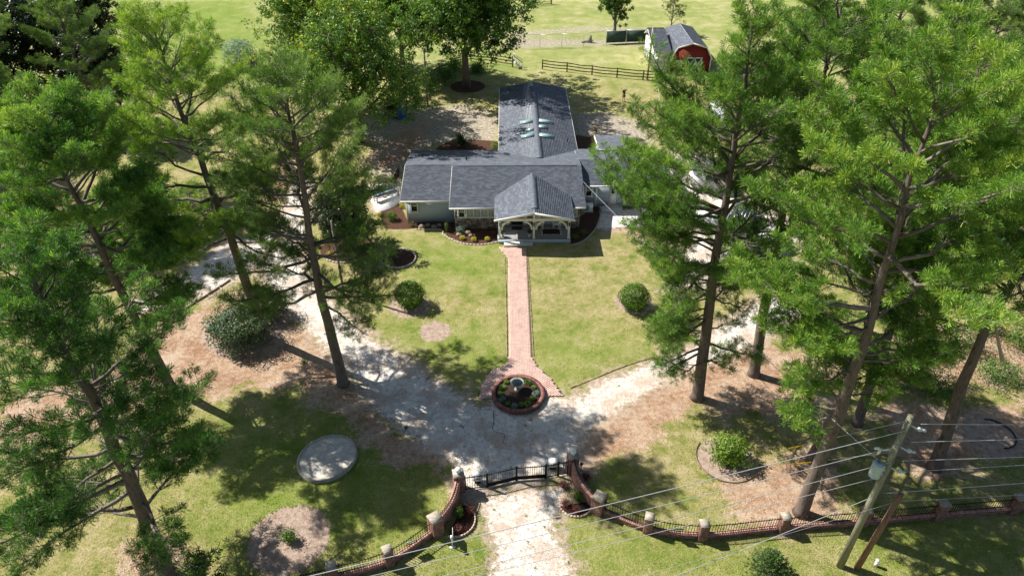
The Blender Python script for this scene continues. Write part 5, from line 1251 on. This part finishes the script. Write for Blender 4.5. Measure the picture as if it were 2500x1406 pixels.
# vehicles seen through the pines
def car(name, label, q, rz, L, W, Hh, paint, cab, cat='car', roofm=None, ribs=0):
    """cab: (rear x, front x) of the glasshouse at the waist"""
    r = thing(name, (0, 0, 0), label, cat); hb = Hh * .56
    prof = [(-L / 2, .32), (-L / 2, hb - .05), (-L / 2 + .1, hb), (cab[1] + .05, hb + .02), (L / 2 - .35, hb - .10), (L / 2 - .05, hb - .25), (L / 2, .35)]
    t = MB(); n = len(prof); sec = []
    for y, s_ in ((-W / 2 + .02, .97), (-W / 2 + .0, 1.0), (W / 2, 1.0), (W / 2 - .02, .97)):
        sec.append([(x * s_, y, z) for x, z in prof])
    V = [p for s_ in sec for p in s_]; F = [[i_ * n + j_, i_ * n + (j_ + 1) % n, (i_ + 1) * n + (j_ + 1) % n, (i_ + 1) * n + j_] for i_ in range(3) for j_ in range(n)]
    t.add(V, F); t.add(sec[0], [list(range(n))[::-1]]); t.add(sec[3], [list(range(n))]); o = lpart(t, 'body', paint, r)
    a, b_ = cab; cp = [(a, hb), (a + .35, Hh - .05), (a + .6, Hh), (b_ - .95, Hh), (b_ - .75, Hh - .05), (b_, hb + .02)]
    t = MB(); t.prism([(x, -W / 2 + .12, z) for x, z in cp], (0, W - .24, 0)); lpart(t, 'glasshouse', GLASS, r)
    t = MB(); t.box(((a + b_ - .35) / 2, 0, Hh + .01), ((b_ - .95) - (a + .6) + .35, W - .26, .05)); ro = lpart(t, 'roof', roofm or paint, r)
    for k in range(ribs):
        t = MB(); t.box(((a + b_ - .35) / 2, -W / 2 + .25 + k * (W - .5) / (ribs - 1), Hh + .045), ((b_ - a) - 1.3, .05, .03)); t.build('roof_rib', GALV, None).parent = ro
    for x in (a + .45, (a + b_) / 2 - .1, b_ - .42):
        for s_ in (-1, 1): t = MB(); lean = .12 if x > (a + b_) / 2 else -.1; t.bar((x + lean * 1.5, s_ * (W / 2 - .10), hb), (x - lean * .6, s_ * (W / 2 - .14), Hh), .05, .08); lpart(t, 'pillar', paint, r)
    for x in (-L / 2 + .85, L / 2 - .85):
        for s_ in (-1, 1):
            t = MB(); t.tube([(x, s_ * (W / 2 - .2), .33), (x, s_ * (W / 2 + .01), .33)], .33, 18); w_ = lpart(t, 'wheel', RUBT, r); t = MB(); t.tube([(x, s_ * (W / 2), .33), (x, s_ * (W / 2 + .03), .33)], .19, 12); lpart(t, 'rim', GALV, w_)
    for s_ in (-1, 1): t = MB(); t.box((L / 2 - .03, s_ * (W / 2 - .28), hb - .3), (.08, .34, .14)); lpart(t, 'headlight', mat('lamp_glass', (.7, .72, .75), None, 3, .1), r); t = MB(); t.box((-L / 2, s_ * (W / 2 - .2), hb - .2), (.06, .2, .2)); lpart(t, 'tail_light', mat('tail_red', (.4, .02, .02), None, 3, .2), r)
    r.location = tuple(float(x) for x in q); r.rotation_euler = (0, 0, rz); return r
CW = mat('car_white', (.78, .79, .80), (.75, .76, .77), .5, .25, spec=.5); CS = mat('car_silver', (.30, .34, .38), (.27, .31, .35), .5, .3, metal=.5, spec=.5)
car('parked_van', 'silver van with dark ribbed roof seen through the pine branches', P(1806, 552), R(62), 4.9, 1.9, 1.9, CS, (-2.3, 1.5), 'van', mat('roof_charcoal', (.10, .10, .14), None, 2, .4), 6)
car('parked_car', 'white car with blue-tinted windscreen nearest the camera under the pines', P(1862, 612), R(210), 4.7, 1.85, 1.5, CW, (-1.7, 1.3))
# white flat trailer
q = P(1712, 540); r = thing('utility_trailer', (0, 0, 0), 'long white flat-decked trailer beside the silver van', 'trailer')
t = MB(); t.box((0, 0, .75), (6.4, 2.2, .12)); lpart(t, 'deck', CW, r)
for s_ in (-1, 1):
    t = MB(); t.box((0, s_ * 1.08, .98), (6.4, .06, .06)); lpart(t, 'side_rail', GALV, r)
    for x in (-.45, .5): t = MB(); t.tube([(x, s_ * .95, .36), (x, s_ * 1.15, .36)], .35, 16); lpart(t, 'wheel', RUBT, r)
    for x in np.linspace(-3.1, 3.1, 6): t = MB(); t.box((x, s_ * 1.08, .88), (.06, .06, .2)); lpart(t, 'stake', GALV, r)
t = MB(); t.bar((3.2, 0, .6), (4.3, 0, .5), .1, .1); lpart(t, 'drawbar', GALV, r); r.location = tuple(q); r.rotation_euler = (0, 0, R(-38))
# white boat under cover
q = P(1745, 300); r = thing('covered_boat', (0, 0, 0), 'rounded white covered boat behind the pines near the barn', 'boat')
def hull(z0, z1, L, W, nm, m, rd):
    t = MB(); n_ = 12; V = []
    S = np.linspace(0, 1, n_)
    for s_ in S:
        wdt = W / 2 * (1 - max(0, s_ - .55) ** 2 / .2025 * .96); x = (s_ - .5) * L
        for a in np.linspace(0, math.pi, 9): V.append((x, wdt * math.cos(a), z0 + (z1 - z0) * (math.sin(a) ** rd) * (1 - .25 * abs(s_ - .45))))
    t.add(V, [[i_ * 9 + j_, i_ * 9 + j_ + 1, (i_ + 1) * 9 + j_ + 1, (i_ + 1) * 9 + j_] for i_ in range(n_ - 1) for j_ in range(8)]); t.add(V[:9], [list(range(9))]); return lpart(t, nm, m, r, smooth=False)
hull(1.0, 2.1, 6.6, 2.6, 'cover', mat('boat_cover', (.80, .80, .79)), .8); hull(1.02, .35, 6.4, 2.4, 'hull', CW, .6)
t = MB(); t.box((-.4, 0, .35), (4.6, 1.3, .1)); lpart(t, 'trailer_frame', GALV, r)
for s_ in (-1, 1): t = MB(); t.tube([(-.8, s_ * .75, .33), (-.8, s_ * .98, .33)], .33, 16); lpart(t, 'wheel', RUBT, r)
r.location = tuple(q); r.rotation_euler = (0, 0, R(70))
q = P(1722, 455); r = thing('garden_shed', (q[0], q[1], 0), 'small white shed with grey roof hidden behind the central right pine', 'shed')
t = MB(); t.prism([(q[0] - 1.4, q[1] - 1.1, 0), (q[0] - 1.4, q[1] - 1.1, 1.9), (q[0], q[1] - 1.1, 2.5), (q[0] + 1.4, q[1] - 1.1, 1.9), (q[0] + 1.4, q[1] - 1.1, 0)], (0, 2.2, 0)); t.build('wall', WHITE, r)
roof(r, [([(q[0] - 1.6, q[1] - 1.3, 1.88), (q[0], q[1] - 1.3, 2.56), (q[0], q[1] + 1.3, 2.56), (q[0] - 1.6, q[1] + 1.3, 1.88)], (0, 1, 0), (1, 0, .42)), ([(q[0] + 1.6, q[1] - 1.3, 1.88), (q[0], q[1] - 1.3, 2.56), (q[0], q[1] + 1.3, 2.56), (q[0] + 1.6, q[1] + 1.3, 1.88)], (0, 1, 0), (-1, 0, .42))], .06)
t = MB(); t.box((q[0], q[1] - 1.12, .9), (.8, .05, 1.75)); t.build('door', TRIMG, r)
# landscape boulders and driftwood along the left front bed
for k, (u, v, s_) in enumerate(((1030, 556, .35), (1045, 552, .3), (1060, 556, .32), (1072, 552, .28), (1122, 575, .34), (1142, 571, .36), (1150, 577, .25))):
    q = P(u, v); t = MB(); n1, n2 = 6, 9
    V = [(q[0] + s_ * math.sin(math.pi * (i_ + .0) / n1) * math.cos(6.283 * j_ / n2) * rg.uniform(.75, 1.1), q[1] + s_ * .8 * math.sin(math.pi * i_ / n1) * math.sin(6.283 * j_ / n2) * rg.uniform(.75, 1.1), .08 - s_ * .6 * math.cos(math.pi * i_ / n1) * rg.uniform(.9, 1.1)) for i_ in range(n1 + 1) for j_ in range(n2)]
    t.add(V, [[i_ * n2 + j_, i_ * n2 + (j_ + 1) % n2, (i_ + 1) * n2 + (j_ + 1) % n2, (i_ + 1) * n2 + j_] for i_ in range(n1) for j_ in range(n2)])
    o = t.build('boulder', STONE, None, origin=(q[0], q[1], 0)); tag(o, ['brown rock at the left end of the front bed', 'brown rock second from the left in the front bed', 'greyish rock in the shade below the left wing wall', 'greyish rock at the inner corner by the stone column', 'brown rock left of the round bed shrub', 'largest flat rock just right of the bed shrub', 'smallest rock behind the yellow mounds'][k], 'rock', 'rocks in the front bed')

# ================================================================== PERSON
def skin(name, verts, edges, radii, m, parent, root_i=0):
    me = bpy.data.meshes.new(name); me.from_pydata([tuple(v) for v in verts], edges, []); o = bpy.data.objects.new(name, me); col.objects.link(o); o.parent = parent
    mo = o.modifiers.new('skin', 'SKIN'); mo.use_smooth_shade = True; su = o.modifiers.new('sub', 'SUBSURF'); su.levels = 1; su.render_levels = 2
    if not me.skin_vertices: me.skin_vertices.new()
    for i_, r_ in enumerate(radii): me.skin_vertices[0].data[i_].radius = (r_, r_) if isinstance(r_, float) else r_
    me.skin_vertices[0].data[root_i].use_root = True; me.materials.append(m); return o
pq = P(1522, 249); pe = thing('person', pq, 'person in black shirt and shorts standing on the shaded lawn edge with a raised arm', 'person')
SK = mat('skin', (.50, .32, .24), (.46, .29, .21), 3, .6); SHRT = mat('black_shirt', (.015, .015, .018), None, 4, .9); SHT = mat('grey_shorts', (.05, .055, .06), None, 4, .9); HAIR = mat('light_hair', (.50, .42, .32), None, 6, .7)
bv = [(0, 0, .92), (0, 0, 1.12), (0, 0, 1.34), (0, 0, 1.44), (0, -.01, 1.52), (0, -.02, 1.63), (-.09, 0, .84), (-.11, -.02, .47), (-.12, .02, .08), (-.12, -.12, .04), (.09, 0, .84), (.13, .03, .47), (.15, .06, .08), (.16, -.07, .04),
      (-.17, 0, 1.38), (-.22, -.03, 1.12), (-.20, -.12, .90), (-.19, -.16, .82), (.17, 0, 1.38), (.33, -.02, 1.42), (.24, -.12, 1.58), (.16, -.14, 1.62)]
be = [(0, 1), (1, 2), (2, 3), (3, 4), (4, 5), (0, 6), (6, 7), (7, 8), (8, 9), (0, 10), (10, 11), (11, 12), (12, 13), (3, 14), (14, 15), (15, 16), (16, 17), (3, 18), (18, 19), (19, 20), (20, 21)]
brd = [.13, .12, .14, .08, .055, .095, .085, .058, .04, .035, .085, .058, .04, .035, .055, .042, .032, .03, .055, .042, .032, .03]
skin('body', bv, be, brd, SK, pe)
skin('shirt', [(0, 0, .93), (0, 0, 1.12), (0, 0, 1.34), (0, 0, 1.43), (-.17, 0, 1.38), (-.215, -.02, 1.2), (.17, 0, 1.38), (.29, -.02, 1.41)], [(0, 1), (1, 2), (2, 3), (3, 4), (4, 5), (3, 6), (6, 7)], [.155, .14, .16, .09, .075, .065, .075, .065], SHRT, pe)
skin('shorts', [(0, 0, .95), (-.09, 0, .82), (-.11, -.01, .52), (.09, 0, .82), (.13, .02, .52)], [(0, 1), (1, 2), (0, 3), (3, 4)], [.15, .105, .09, .105, .09], SHT, pe)
skin('hair', [(0, .02, 1.66), (0, .05, 1.60)], [(0, 1)], [.10, .09], HAIR, pe)
for s_, (a, b_) in ((-1, (-.12, .02)), (1, (.15, .06))): t = MB(); t.box((a, b_ - .05, .035), (.10, .28, .07)); lpart(t, 'shoe', DARKM, pe)
for hx, hy, hz, dr_ in ((-.19, -.16, .80, (0, -.1, -1)), (.15, -.14, 1.63, (-1, 0, .1))):
    t = MB(); d = np.array(dr_, float); d /= np.linalg.norm(d)
    for k in range(5):
        o_ = np.array([0, (k - 2) * .018, 0]); a = np.array([hx, hy, hz]) + o_; t.tube([a, a + d * .05, a + d * (.085 - .006 * abs(k - 2)) + [0, -.01, 0]], .008, 5)
    lpart(t, 'fingers', SK, pe)
pe.rotation_euler = (0, 0, .3)
# ================================================================== TREES
def B0(u, v): q = P(u, v); q[2] = 0; return q
def TT_(bu, bv, tu, tv): b_ = B0(bu, bv); return b_, above(b_, tu, tv)
NT = 0
def PN(bu, bv, tu, tv, label, r0, cs, Rr, seed, needle, **k):
    global NT
    b_, t_ = TT_(bu, bv, tu, tv); o, n = pine('pine_tree', label, k.pop('group', 'tall pines around the house'), b_, t_, r0, cs, Rr, seed, needle, **k); NT += n; return o
PROTO = {}; LATE = []
def PD(proto, bu, bv, tu, tv, label, rz=0., wd=1.0):
    """a copy of an already built pine, turned and scaled"""
    b_, t_ = TT_(bu, bv, tu, tv); src, H0 = PROTO[proto]; o = dup(src, b_, rz, label, 'tall pines around the house')
    s_ = (t_[2] - b_[2]) / H0; o.scale = (s_ * wd, s_ * wd, s_); return o
# left side
PN(409, 1402, 62, 640, 'nearest dark pine with thick leaning trunk at the lower left corner', .40, .22, 4.7, 1, PINE_L, nl=56, tb=.40, ts=.33, k=16, prof=([0, .3, .6, 1], [.85, 1, .85, .3]), az=(R(200), .25))
o_ = PN(418, 948, 95, 300, 'emerald green pine at the left edge behind the nearest dark pine', .34, .36, 5.0, 2, PINE_L, nl=58, tb=.68, ts=.40, k=17, prof=([0, .25, .7, 1], [.7, 1, .9, .35])); PROTO['emerald'] = (o_, TT_(418, 948, 95, 300)[1][2])
p3_ = PN(650, 828, 372, 72, 'yellow-green pine with dead bare top leaning left above the two-tone bush', .36, .38, 5.4, 3, PINE_Y, nl=50, tb=.72, ts=.34, k=15, dens=.9, prof=([0, .25, .5, .8, 1], [.65, 1, .95, .6, .25]))
o_ = PN(838, 938, 690, 205, 'grey-green pine with a long bare straight trunk beside the sandy drive', .35, .32, 4.8, 4, PINE_G, nl=54, tb=.58, ts=.31, k=14, prof=([0, .12, .5, .8, 1], [1.0, .95, .95, .75, .3])); PROTO['grey'] = (o_, TT_(838, 938, 690, 205)[1][2])
LATE.append(('grey', 130, 520, -60, -80, 'tall olive pine standing in the dark wood at the top left', 2.0))
LATE.append(('grey', 300, 470, 150, 20, 'thin olive pine at the edge of the dark wood', 4.2))
# right side
PN(1702, 972, 1838, 50, 'broad pine with foliage down to the ground beside the right sandy drive', .37, .12, 5.3, 11, PINE_Y, nl=94, tb=.52, ts=.31, k=14, prof=([0, .2, .4, .55, .66, .76, .84, .92, 1], [.48, .50, .80, 1.30, 1.12, .62, .34, .26, .20]), az=(R(192), .46), droop=4)
o_ = PN(1840, 915, 2055, 20, 'forked pine just right of the broad low-branched pine', .35, .42, 4.8, 12, PINE_Y, nl=50, tb=.50, ts=.32, k=14, mid=(-.4, 0, 0)); PROTO['forked'] = (o_, TT_(1840, 915, 2055, 20)[1][2])
PN(1955, 1252, 2290, 250, 'bright green leaning pine rooted just inside the right boundary wall', .36, .33, 5.6, 13, PINE_Y, nl=54, tb=.64, ts=.35, k=16, clear=.95, cw=62, prof=([0, .15, .35, .75, 1], [.38, .48, .95, 1, .5]), az=(R(172), .35))
o_ = PN(2092, 1035, 2345, 215, 'pine with reddish trunk behind the leaning right pine', .30, .42, 4.8, 14, PINE_Y, nl=50, tb=.58, ts=.34, k=14); PROTO['green'] = (o_, TT_(2092, 1035, 2345, 215)[1][2])
LATE.append(('green', 2290, 780, 2540, 150, 'pine with dark furrowed trunk at the right edge of the lawn', 2.6))
p10_ = PN(2280, 1142, 2590, 400, 'pale-trunked leaning pine with a broken stub cut by the right edge', .36, .62, 4.4, 16, PINE_L, nl=36, tb=.50, ts=.34, k=13)
LATE.append(('forked', 1978, 1122, 2120, 520, 'short pine hidden behind the leaning right pine', 3.6))
LATE.append(('grey', 2150, 560, 2330, -20, 'dark pine behind the bright right crowns', 3.1))
LATE.append(('grey', 2330, 340, 2450, -60, 'forked pine with pale limbs at the top right corner', 5.1))
LATE.append(('forked', 2080, 430, 2180, -110, 'bushy pine filling the top edge right of the barn', 1.1))
LATE.append(('green', 2450, 620, 2640, 60, 'bright pine at the right picture edge above the dirt track', 4.4))
LATE.append(('grey', 1900, 420, 1960, 40, 'smaller dark pine behind the broad pine near the covered boat', 0.8))
LATE.append(('forked', 2235, 250, 2330, -160, 'green pine whose crown fills the top edge above the right pines', 5.0))
LATE.append(('green', 2460, 330, 2600, -120, 'green pine at the top right corner, cut by two edges', 5.5))
LATE.append(('green', 1960, 250, 2020, -150, 'tall pine behind the covered boat with its tip above the frame', 1.3))
LATE.append(('forked', 2560, 900, 2760, 350, 'dark pine standing just beyond the right picture edge', 2.4))
q = B0(2280, 1142); a_ = above(q, 2447, 880); c_ = above(q, 2428, 757); t = MB(); t.tube([a_, (a_ + c_) / 2 + [-.12, 0, .1], c_], [.09, .065, .03], 7); t.build('broken_limb', mat('dead_wood', (.42, .36, .28), (.32, .27, .21), 6, .9), p10_, smooth=True)
q, tp_ = TT_(650, 828, 372, 72); rr_ = np.random.default_rng(3)
for k in range(7):
    s0 = tp_ - np.array([0, 0, 2.6 - .33 * k]) + (q - tp_) * .0; a = rr_.random() * 6.28; d = np.array([math.cos(a) * .8, math.sin(a) * .8, 1.0 + .5 * rr_.random()]); L = rr_.uniform(.9, 1.9); e1 = s0 + d * L * .5; e2 = s0 + d * L + [0, 0, .2]
    t = MB(); t.tube([s0, e1, e2], [.07, .045, .012], 5); t.tube([e1, e1 + [math.cos(a + 1) * .5, math.sin(a + 1) * .5, .6]], [.03, .008], 4); t.build('dead_limb', mat('silver_dead_wood', (.42, .40, .37), (.33, .31, .29), 6, .9), p3_, smooth=True)
bpy.context.view_layer.update()
for a_ in LATE: PD(*a_)
# deciduous trees behind the house
broadleaf('pecan_tree', 'large drooping pecan tree left behind the house with yellowing leaves', B0(878, 348), 16.0, 8.6, 31, LEAF_A, r0=.42, cs=.18, nlimb=14, nclump=1250, nleaf=36, lsize=.16, tb=.55, lean=(1.2, -2.5), droopy=1.2, group='broadleaf trees behind the house', bark=BARK, lobes=12)
broadleaf('pecan_tree', 'bright green pecan tree left of the drooping pecan, top cut by the frame', B0(790, 262), 17.0, 7.6, 32, LEAF_A, r0=.38, cs=.15, nlimb=14, nclump=1250, nleaf=36, lsize=.17, tb=.62, droopy=.5, group='broadleaf trees behind the house', bark=BARK, lobes=12)
broadleaf('oak_tree', 'darker broadleaf tree with long limb standing in a mulch circle behind the house', B0(1140, 213), 17.5, 9.4, 33, LEAF_A, r0=.48, cs=.26, nlimb=16, nclump=1700, nleaf=36, lsize=.18, tb=.45, droopy=1.0, group='broadleaf trees behind the house', bark=BARK, lean=(-.3, -3.2), lobes=12)
broadleaf('pecan_tree', 'pecan tree between the other two, its crown at the top edge', B0(985, 175), 16.5, 7.6, 34, LEAF_A, r0=.34, cs=.16, nlimb=13, nclump=1300, nleaf=36, lsize=.18, tb=.55, droopy=1.2, group='broadleaf trees behind the house', bark=BARK, lobes=10)
broadleaf('field_tree', 'dark green roadside tree at the wire fence near the top', B0(1500, 82), 8.2, 3.0, 35, LEAF_A, r0=.25, cs=.08, nclump=330, nleaf=34, lsize=.17, tb=.38)
broadleaf('field_tree', 'sparse yellowing young tree behind the barn', B0(1636, 84), 5.6, 2.4, 36, LEAF_T, r0=.12, cs=.25, nclump=70, nleaf=20, lsize=.13, tb=.78)
for k, (u, v, h, rr, l) in enumerate([(60, 330, 14, 5.2, 'dark tree at the left edge of the wood'), (190, 300, 14, 5.0, 'dark tree second from the left in the wood'), (285, 330, 12, 4.3, 'dark tree at the right end of the wood, above the pines'), (120, 190, 14, 5.5, 'dark tree at the back of the wood, left'), (250, 160, 13, 4.6, 'dark tree at the back of the wood, right'), (-60, 420, 13, 5.0, 'dark tree cut by the left edge of the picture')]):
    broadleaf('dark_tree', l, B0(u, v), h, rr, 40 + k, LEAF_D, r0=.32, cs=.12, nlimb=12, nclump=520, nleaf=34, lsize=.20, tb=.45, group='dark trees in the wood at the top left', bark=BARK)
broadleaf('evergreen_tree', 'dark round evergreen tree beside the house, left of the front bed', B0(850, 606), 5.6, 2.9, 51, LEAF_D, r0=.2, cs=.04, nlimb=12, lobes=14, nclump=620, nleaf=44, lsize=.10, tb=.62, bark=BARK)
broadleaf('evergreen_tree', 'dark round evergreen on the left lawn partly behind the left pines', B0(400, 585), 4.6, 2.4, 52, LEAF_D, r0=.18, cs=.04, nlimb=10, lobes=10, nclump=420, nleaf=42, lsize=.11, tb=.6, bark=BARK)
broadleaf('small_oak', 'small shaded young oak at the bottom edge left of the straw ring', B0(528, 1450), 3.6, 1.15, 53, LEAF_A, r0=.07, cs=.35, nclump=70, nleaf=30, lsize=.07, tb=.32, bark=BARK, lean=(-.3, 0))
# shrubs
bush('two_tone_bush', 'large loose bush, blue-green and brown, at the foot of the left leaning pine', B0(590, 838), 2.0, 1.7, 2.9, 61, LEAF_M, 10000, .085, .74, shell=.45, ragged=.16, stems=16, tv=.25)
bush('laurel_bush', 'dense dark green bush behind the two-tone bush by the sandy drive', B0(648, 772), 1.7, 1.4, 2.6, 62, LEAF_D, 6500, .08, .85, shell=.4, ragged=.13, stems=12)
bush('round_bush', 'clipped round green bush on the left front lawn', B0(1004, 744), 1.12, 1.12, 1.95, 63, LEAF_V, 7000, .06, .36, group='clipped round bushes on the front lawn', shell=.35, ragged=.10, tv=.24)
bush('round_bush', 'clipped round green bush on the right front lawn touching pine foliage', B0(1546, 752), 1.12, 1.12, 1.95, 64, LEAF_V, 7000, .06, .36, group='clipped round bushes on the front lawn', shell=.35, ragged=.10, tv=.24)
bush('citrus_shrub', 'bright yellow-green shrub in a brown edged ring near the right wall', B0(1775, 1122), 1.15, 1.0, 1.7, 65, LEAF_V, 3800, .075, .62, shell=.5, ragged=.22, stems=10)
bush('young_shrub', 'small leafy green shrub in the round dirt ring at the lower left', B0(708, 1318), .48, .42, .75, 66, LEAF_V, 1000, .05, .35, shell=.7, ragged=.3)
bush('grey_bush', 'silvery blue-green bush left of the pecan trees', B0(592, 165), 2.2, 1.9, 3.8, 67, LEAF_B, 4200, .10, .5, shell=.4, ragged=.1)
bush('dead_bush', 'purple-brown half dead bush leaning on the silvery bush', B0(622, 180), 1.7, 1.4, 2.6, 68, mat('dead_twigs', (.10, .075, .08), (.17, .14, .14), 6, .95, tint=.4), 1600, .10, .5, shell=.7, ragged=.25, stems=40)
for k, (u, v, rx, hh, lf, tb, l) in enumerate([(2340, 850, 1.5, 1.5, LEAF_A, .35, 'azalea bush at the foot of the pale leaning trunk'), (2215, 925, 1.5, 1.3, LEAF_A, .42, 'low azalea at the left end of the azalea group'), (2290, 960, 1.6, 1.2, LEAF_A, .36, 'low azalea in front of the azalea group'), (2250, 860, 1.4, 1.4, LEAF_A, .5, 'sunlit azalea behind the azalea group'), (2390, 800, 1.3, 1.3, LEAF_T, .3, 'reddish azalea right of the furrowed pine'), (2430, 925, 1.4, 1.2, LEAF_A, .38, 'azalea right of the pale leaning trunk'), (2490, 850, 1.3, 1.6, LEAF_V, .4, 'vivid green azalea at the right picture edge'), (2100, 880, 1.3, 1.5, LEAF_A, .4, 'azalea hidden under the bright right pine')]):
    bush('azalea_bush', l, B0(u, v), rx * 1.3, rx * 1.1, hh * 1.25, 70 + k, lf, 2600, .065, tb, group='azaleas under the right pines', shell=.6, ragged=.25)
for k, (u, v, rx, hh, l) in enumerate([(1010, 240, 1.3, 1.6, 'vine mound at the left end of the back fence'), (1048, 222, 1.3, 1.9, 'vine mound beside the slim pole at the back fence'), (1085, 205, 1.5, 2.3, 'dark vine mound left of the big tree trunk'), (1110, 178, 1.4, 2.2, 'bright vine mound behind the big tree'), (1165, 178, 1.1, 1.3, 'low bush right of the big tree trunk'), (962, 285, 1.2, 2.6, 'dark bush under the drooping pecan by the blue barrel')]):
    bush('vine_bush', l, B0(u, v), rx, rx * .8, hh, 90 + k, LEAF_A if k != 5 else LEAF_D, 1600, .10, .45 - .1 * (k == 2) + .2 * (k == 3), group='vines and bushes along the back fence', shell=.6, ragged=.25)
spiky('palm_shrub', 'large dark spiky pampas-like plant behind the left house wing', B0(1128, 356), 1.7, 2.0, 99, LEAF_D, 170, None, .05, .8, 'shrub')
bush('small_shrub', 'small bright shrub in the corner behind the rear wing', B0(1210, 362), .55, .5, .7, 100, LEAF_V, 500, .06, .6)
bush('small_shrub', 'reddish thin shrub by the grey gravel right of the rear wing', B0(1455, 325), .6, .6, 1.0, 101, LEAF_T, 420, .05, .4)
bush('small_shrub', 'small golden shrub right of the rear wing', B0(1456, 345), .5, .4, .5, 102, LEAF_Y, 350, .05, .3)
for k, (u, v, l) in enumerate([(1129, 584, 'golden mound left of three in the front bed'), (1157, 588, 'golden mound in the middle of three in the front bed'), (1190, 587, 'golden mound nearest the porch in the front bed')]):
    bush('golden_shrub', l, B0(u, v), .24, .24, .36, 110 + k, LEAF_Y, 600, .035, .5, group='golden mounds in the front bed', stems=3)
bush('golden_shrub', 'golden mound at the left corner of the house', B0(981, 508), .26, .24, .36, 114, LEAF_Y, 450, .035, .4, stems=3); bush('golden_shrub', 'golden mound between the patio and the dark evergreen', B0(926, 528), .26, .24, .36, 115, LEAF_Y, 450, .035, .4, stems=3)
bush('golden_shrub', 'small golden mound in the dark bed beside the left wing', B0(965, 447), .3, .3, .4, 121, LEAF_T, 350, .035, .8, stems=3)
bush('front_shrub', 'bright green shrub in the bed left of the house corner', B0(958, 537), .48, .45, .75, 116, LEAF_V, 1100, .05, .4); bush('front_shrub', 'round blue-green shrub below the front window', B0(1124, 570), .38, .36, .65, 117, LEAF_B, 1000, .045, .15)
bush('front_shrub', 'thin upright shrub at the inner corner of the front bed', B0(1091, 566), .18, .18, 1.0, 118, LEAF_V, 260, .04, .4); bush('front_shrub', 'sparse dry shrub at the far left of the front bed', B0(1008, 553), .4, .3, .5, 119, LEAF_T, 300, .045, .3)
bush('front_shrub', 'reddish low plant beside the porch corner', B0(1204, 572), .35, .3, .35, 120, LEAF_R, 260, .04, .6)
bush('front_shrub', 'dim low shrub in the shaded bed right of the porch', B0(1424, 572), .32, .3, .4, 122, LEAF_A, 350, .045, .5); bush('front_shrub', 'dim low shrub nearest the porch in the right bed', B0(1404, 583), .32, .3, .4, 123, LEAF_A, 350, .045, .5)
bush('ring_shrub', 'sparse airy shrub inside the edged ring on the left lawn', B0(958, 632), .95, .9, 1.3, 124, LEAF_A, 600, .05, .45, shell=.95, ragged=.3, stems=20)
bush('ring_shrub', 'small yellow shrub under the dark evergreen left of the house', B0(812, 628), .5, .4, .6, 125, LEAF_Y, 350, .05, .3)
bush('weed_clump', 'green weed clump on the shaded straw below the two-tone bush', B0(742, 886), .3, .3, .3, 126, LEAF_V, 180, .05, .3); bush('weed_clump', 'tiny green sprout beside the sandy drive', B0(992, 1045), .16, .16, .2, 127, LEAF_V, 90, .04, .3)
for k, (u, v) in enumerate(((1800, 640), (1760, 690), (1850, 680), (1610, 640))): bush('understory_bush', ['bright bush under the right pines near the white car', 'bush at the foot of the broad pine', 'bush between the two right pine trunks', 'pale bush by the brown post'][k], B0(u, v), 1.0, .9, 1.4, 130 + k, LEAF_V if k % 2 == 0 else LEAF_A, 1300, .07, .5, group='bushes under the right pines')
# fallen looking small spruce by the wall
b_, t_ = TT_(1872, 1408, 1828, 1318)
def spruce():
    rng = np.random.default_rng(5); base = b_; H_ = 1.75; r = thing('small_spruce', base, 'small dark spruce outside the right boundary wall at the bottom edge', 'tree')
    t = MB(); t.tube([base - [0, 0, .05], base + [0, 0, H_]], [.05, .012], 7); t.build('trunk', BARK, r); c = MB(); TP = []; TD = []; lb = MB()
    for i_ in range(120):
        f = i_ / 120; a = i_ * 2.4; L = 1.25 * (1 - f) ** .8 + .1; d = np.array([math.cos(a), math.sin(a), .25]); p0 = base + [0, 0, .15 + H_ * f * .95]; lb.tube([p0, p0 + d * L], [.012, .004], 3, cap=False)
        for s_ in np.arange(.25, 1.01, .13): TP.append(p0 + d * L * s_ + rng.normal(0, .05, 3)); TD.append(d + rng.normal(0, .5, 3))
    lb.build('branches', BARKT, r); tufts(c, np.array(TP), np.array(TD), np.full(len(TP), .13), 12, rng, np.clip(rng.normal(.35, .15, len(TP)), 0, 1), wid=.05); c.build('crown', PINE_G, r)
spruce()
print('TUFTS', NT, 'OBJ', len(bpy.data.objects), 'TRIS', sum(len(m.polygons) for m in bpy.data.meshes))
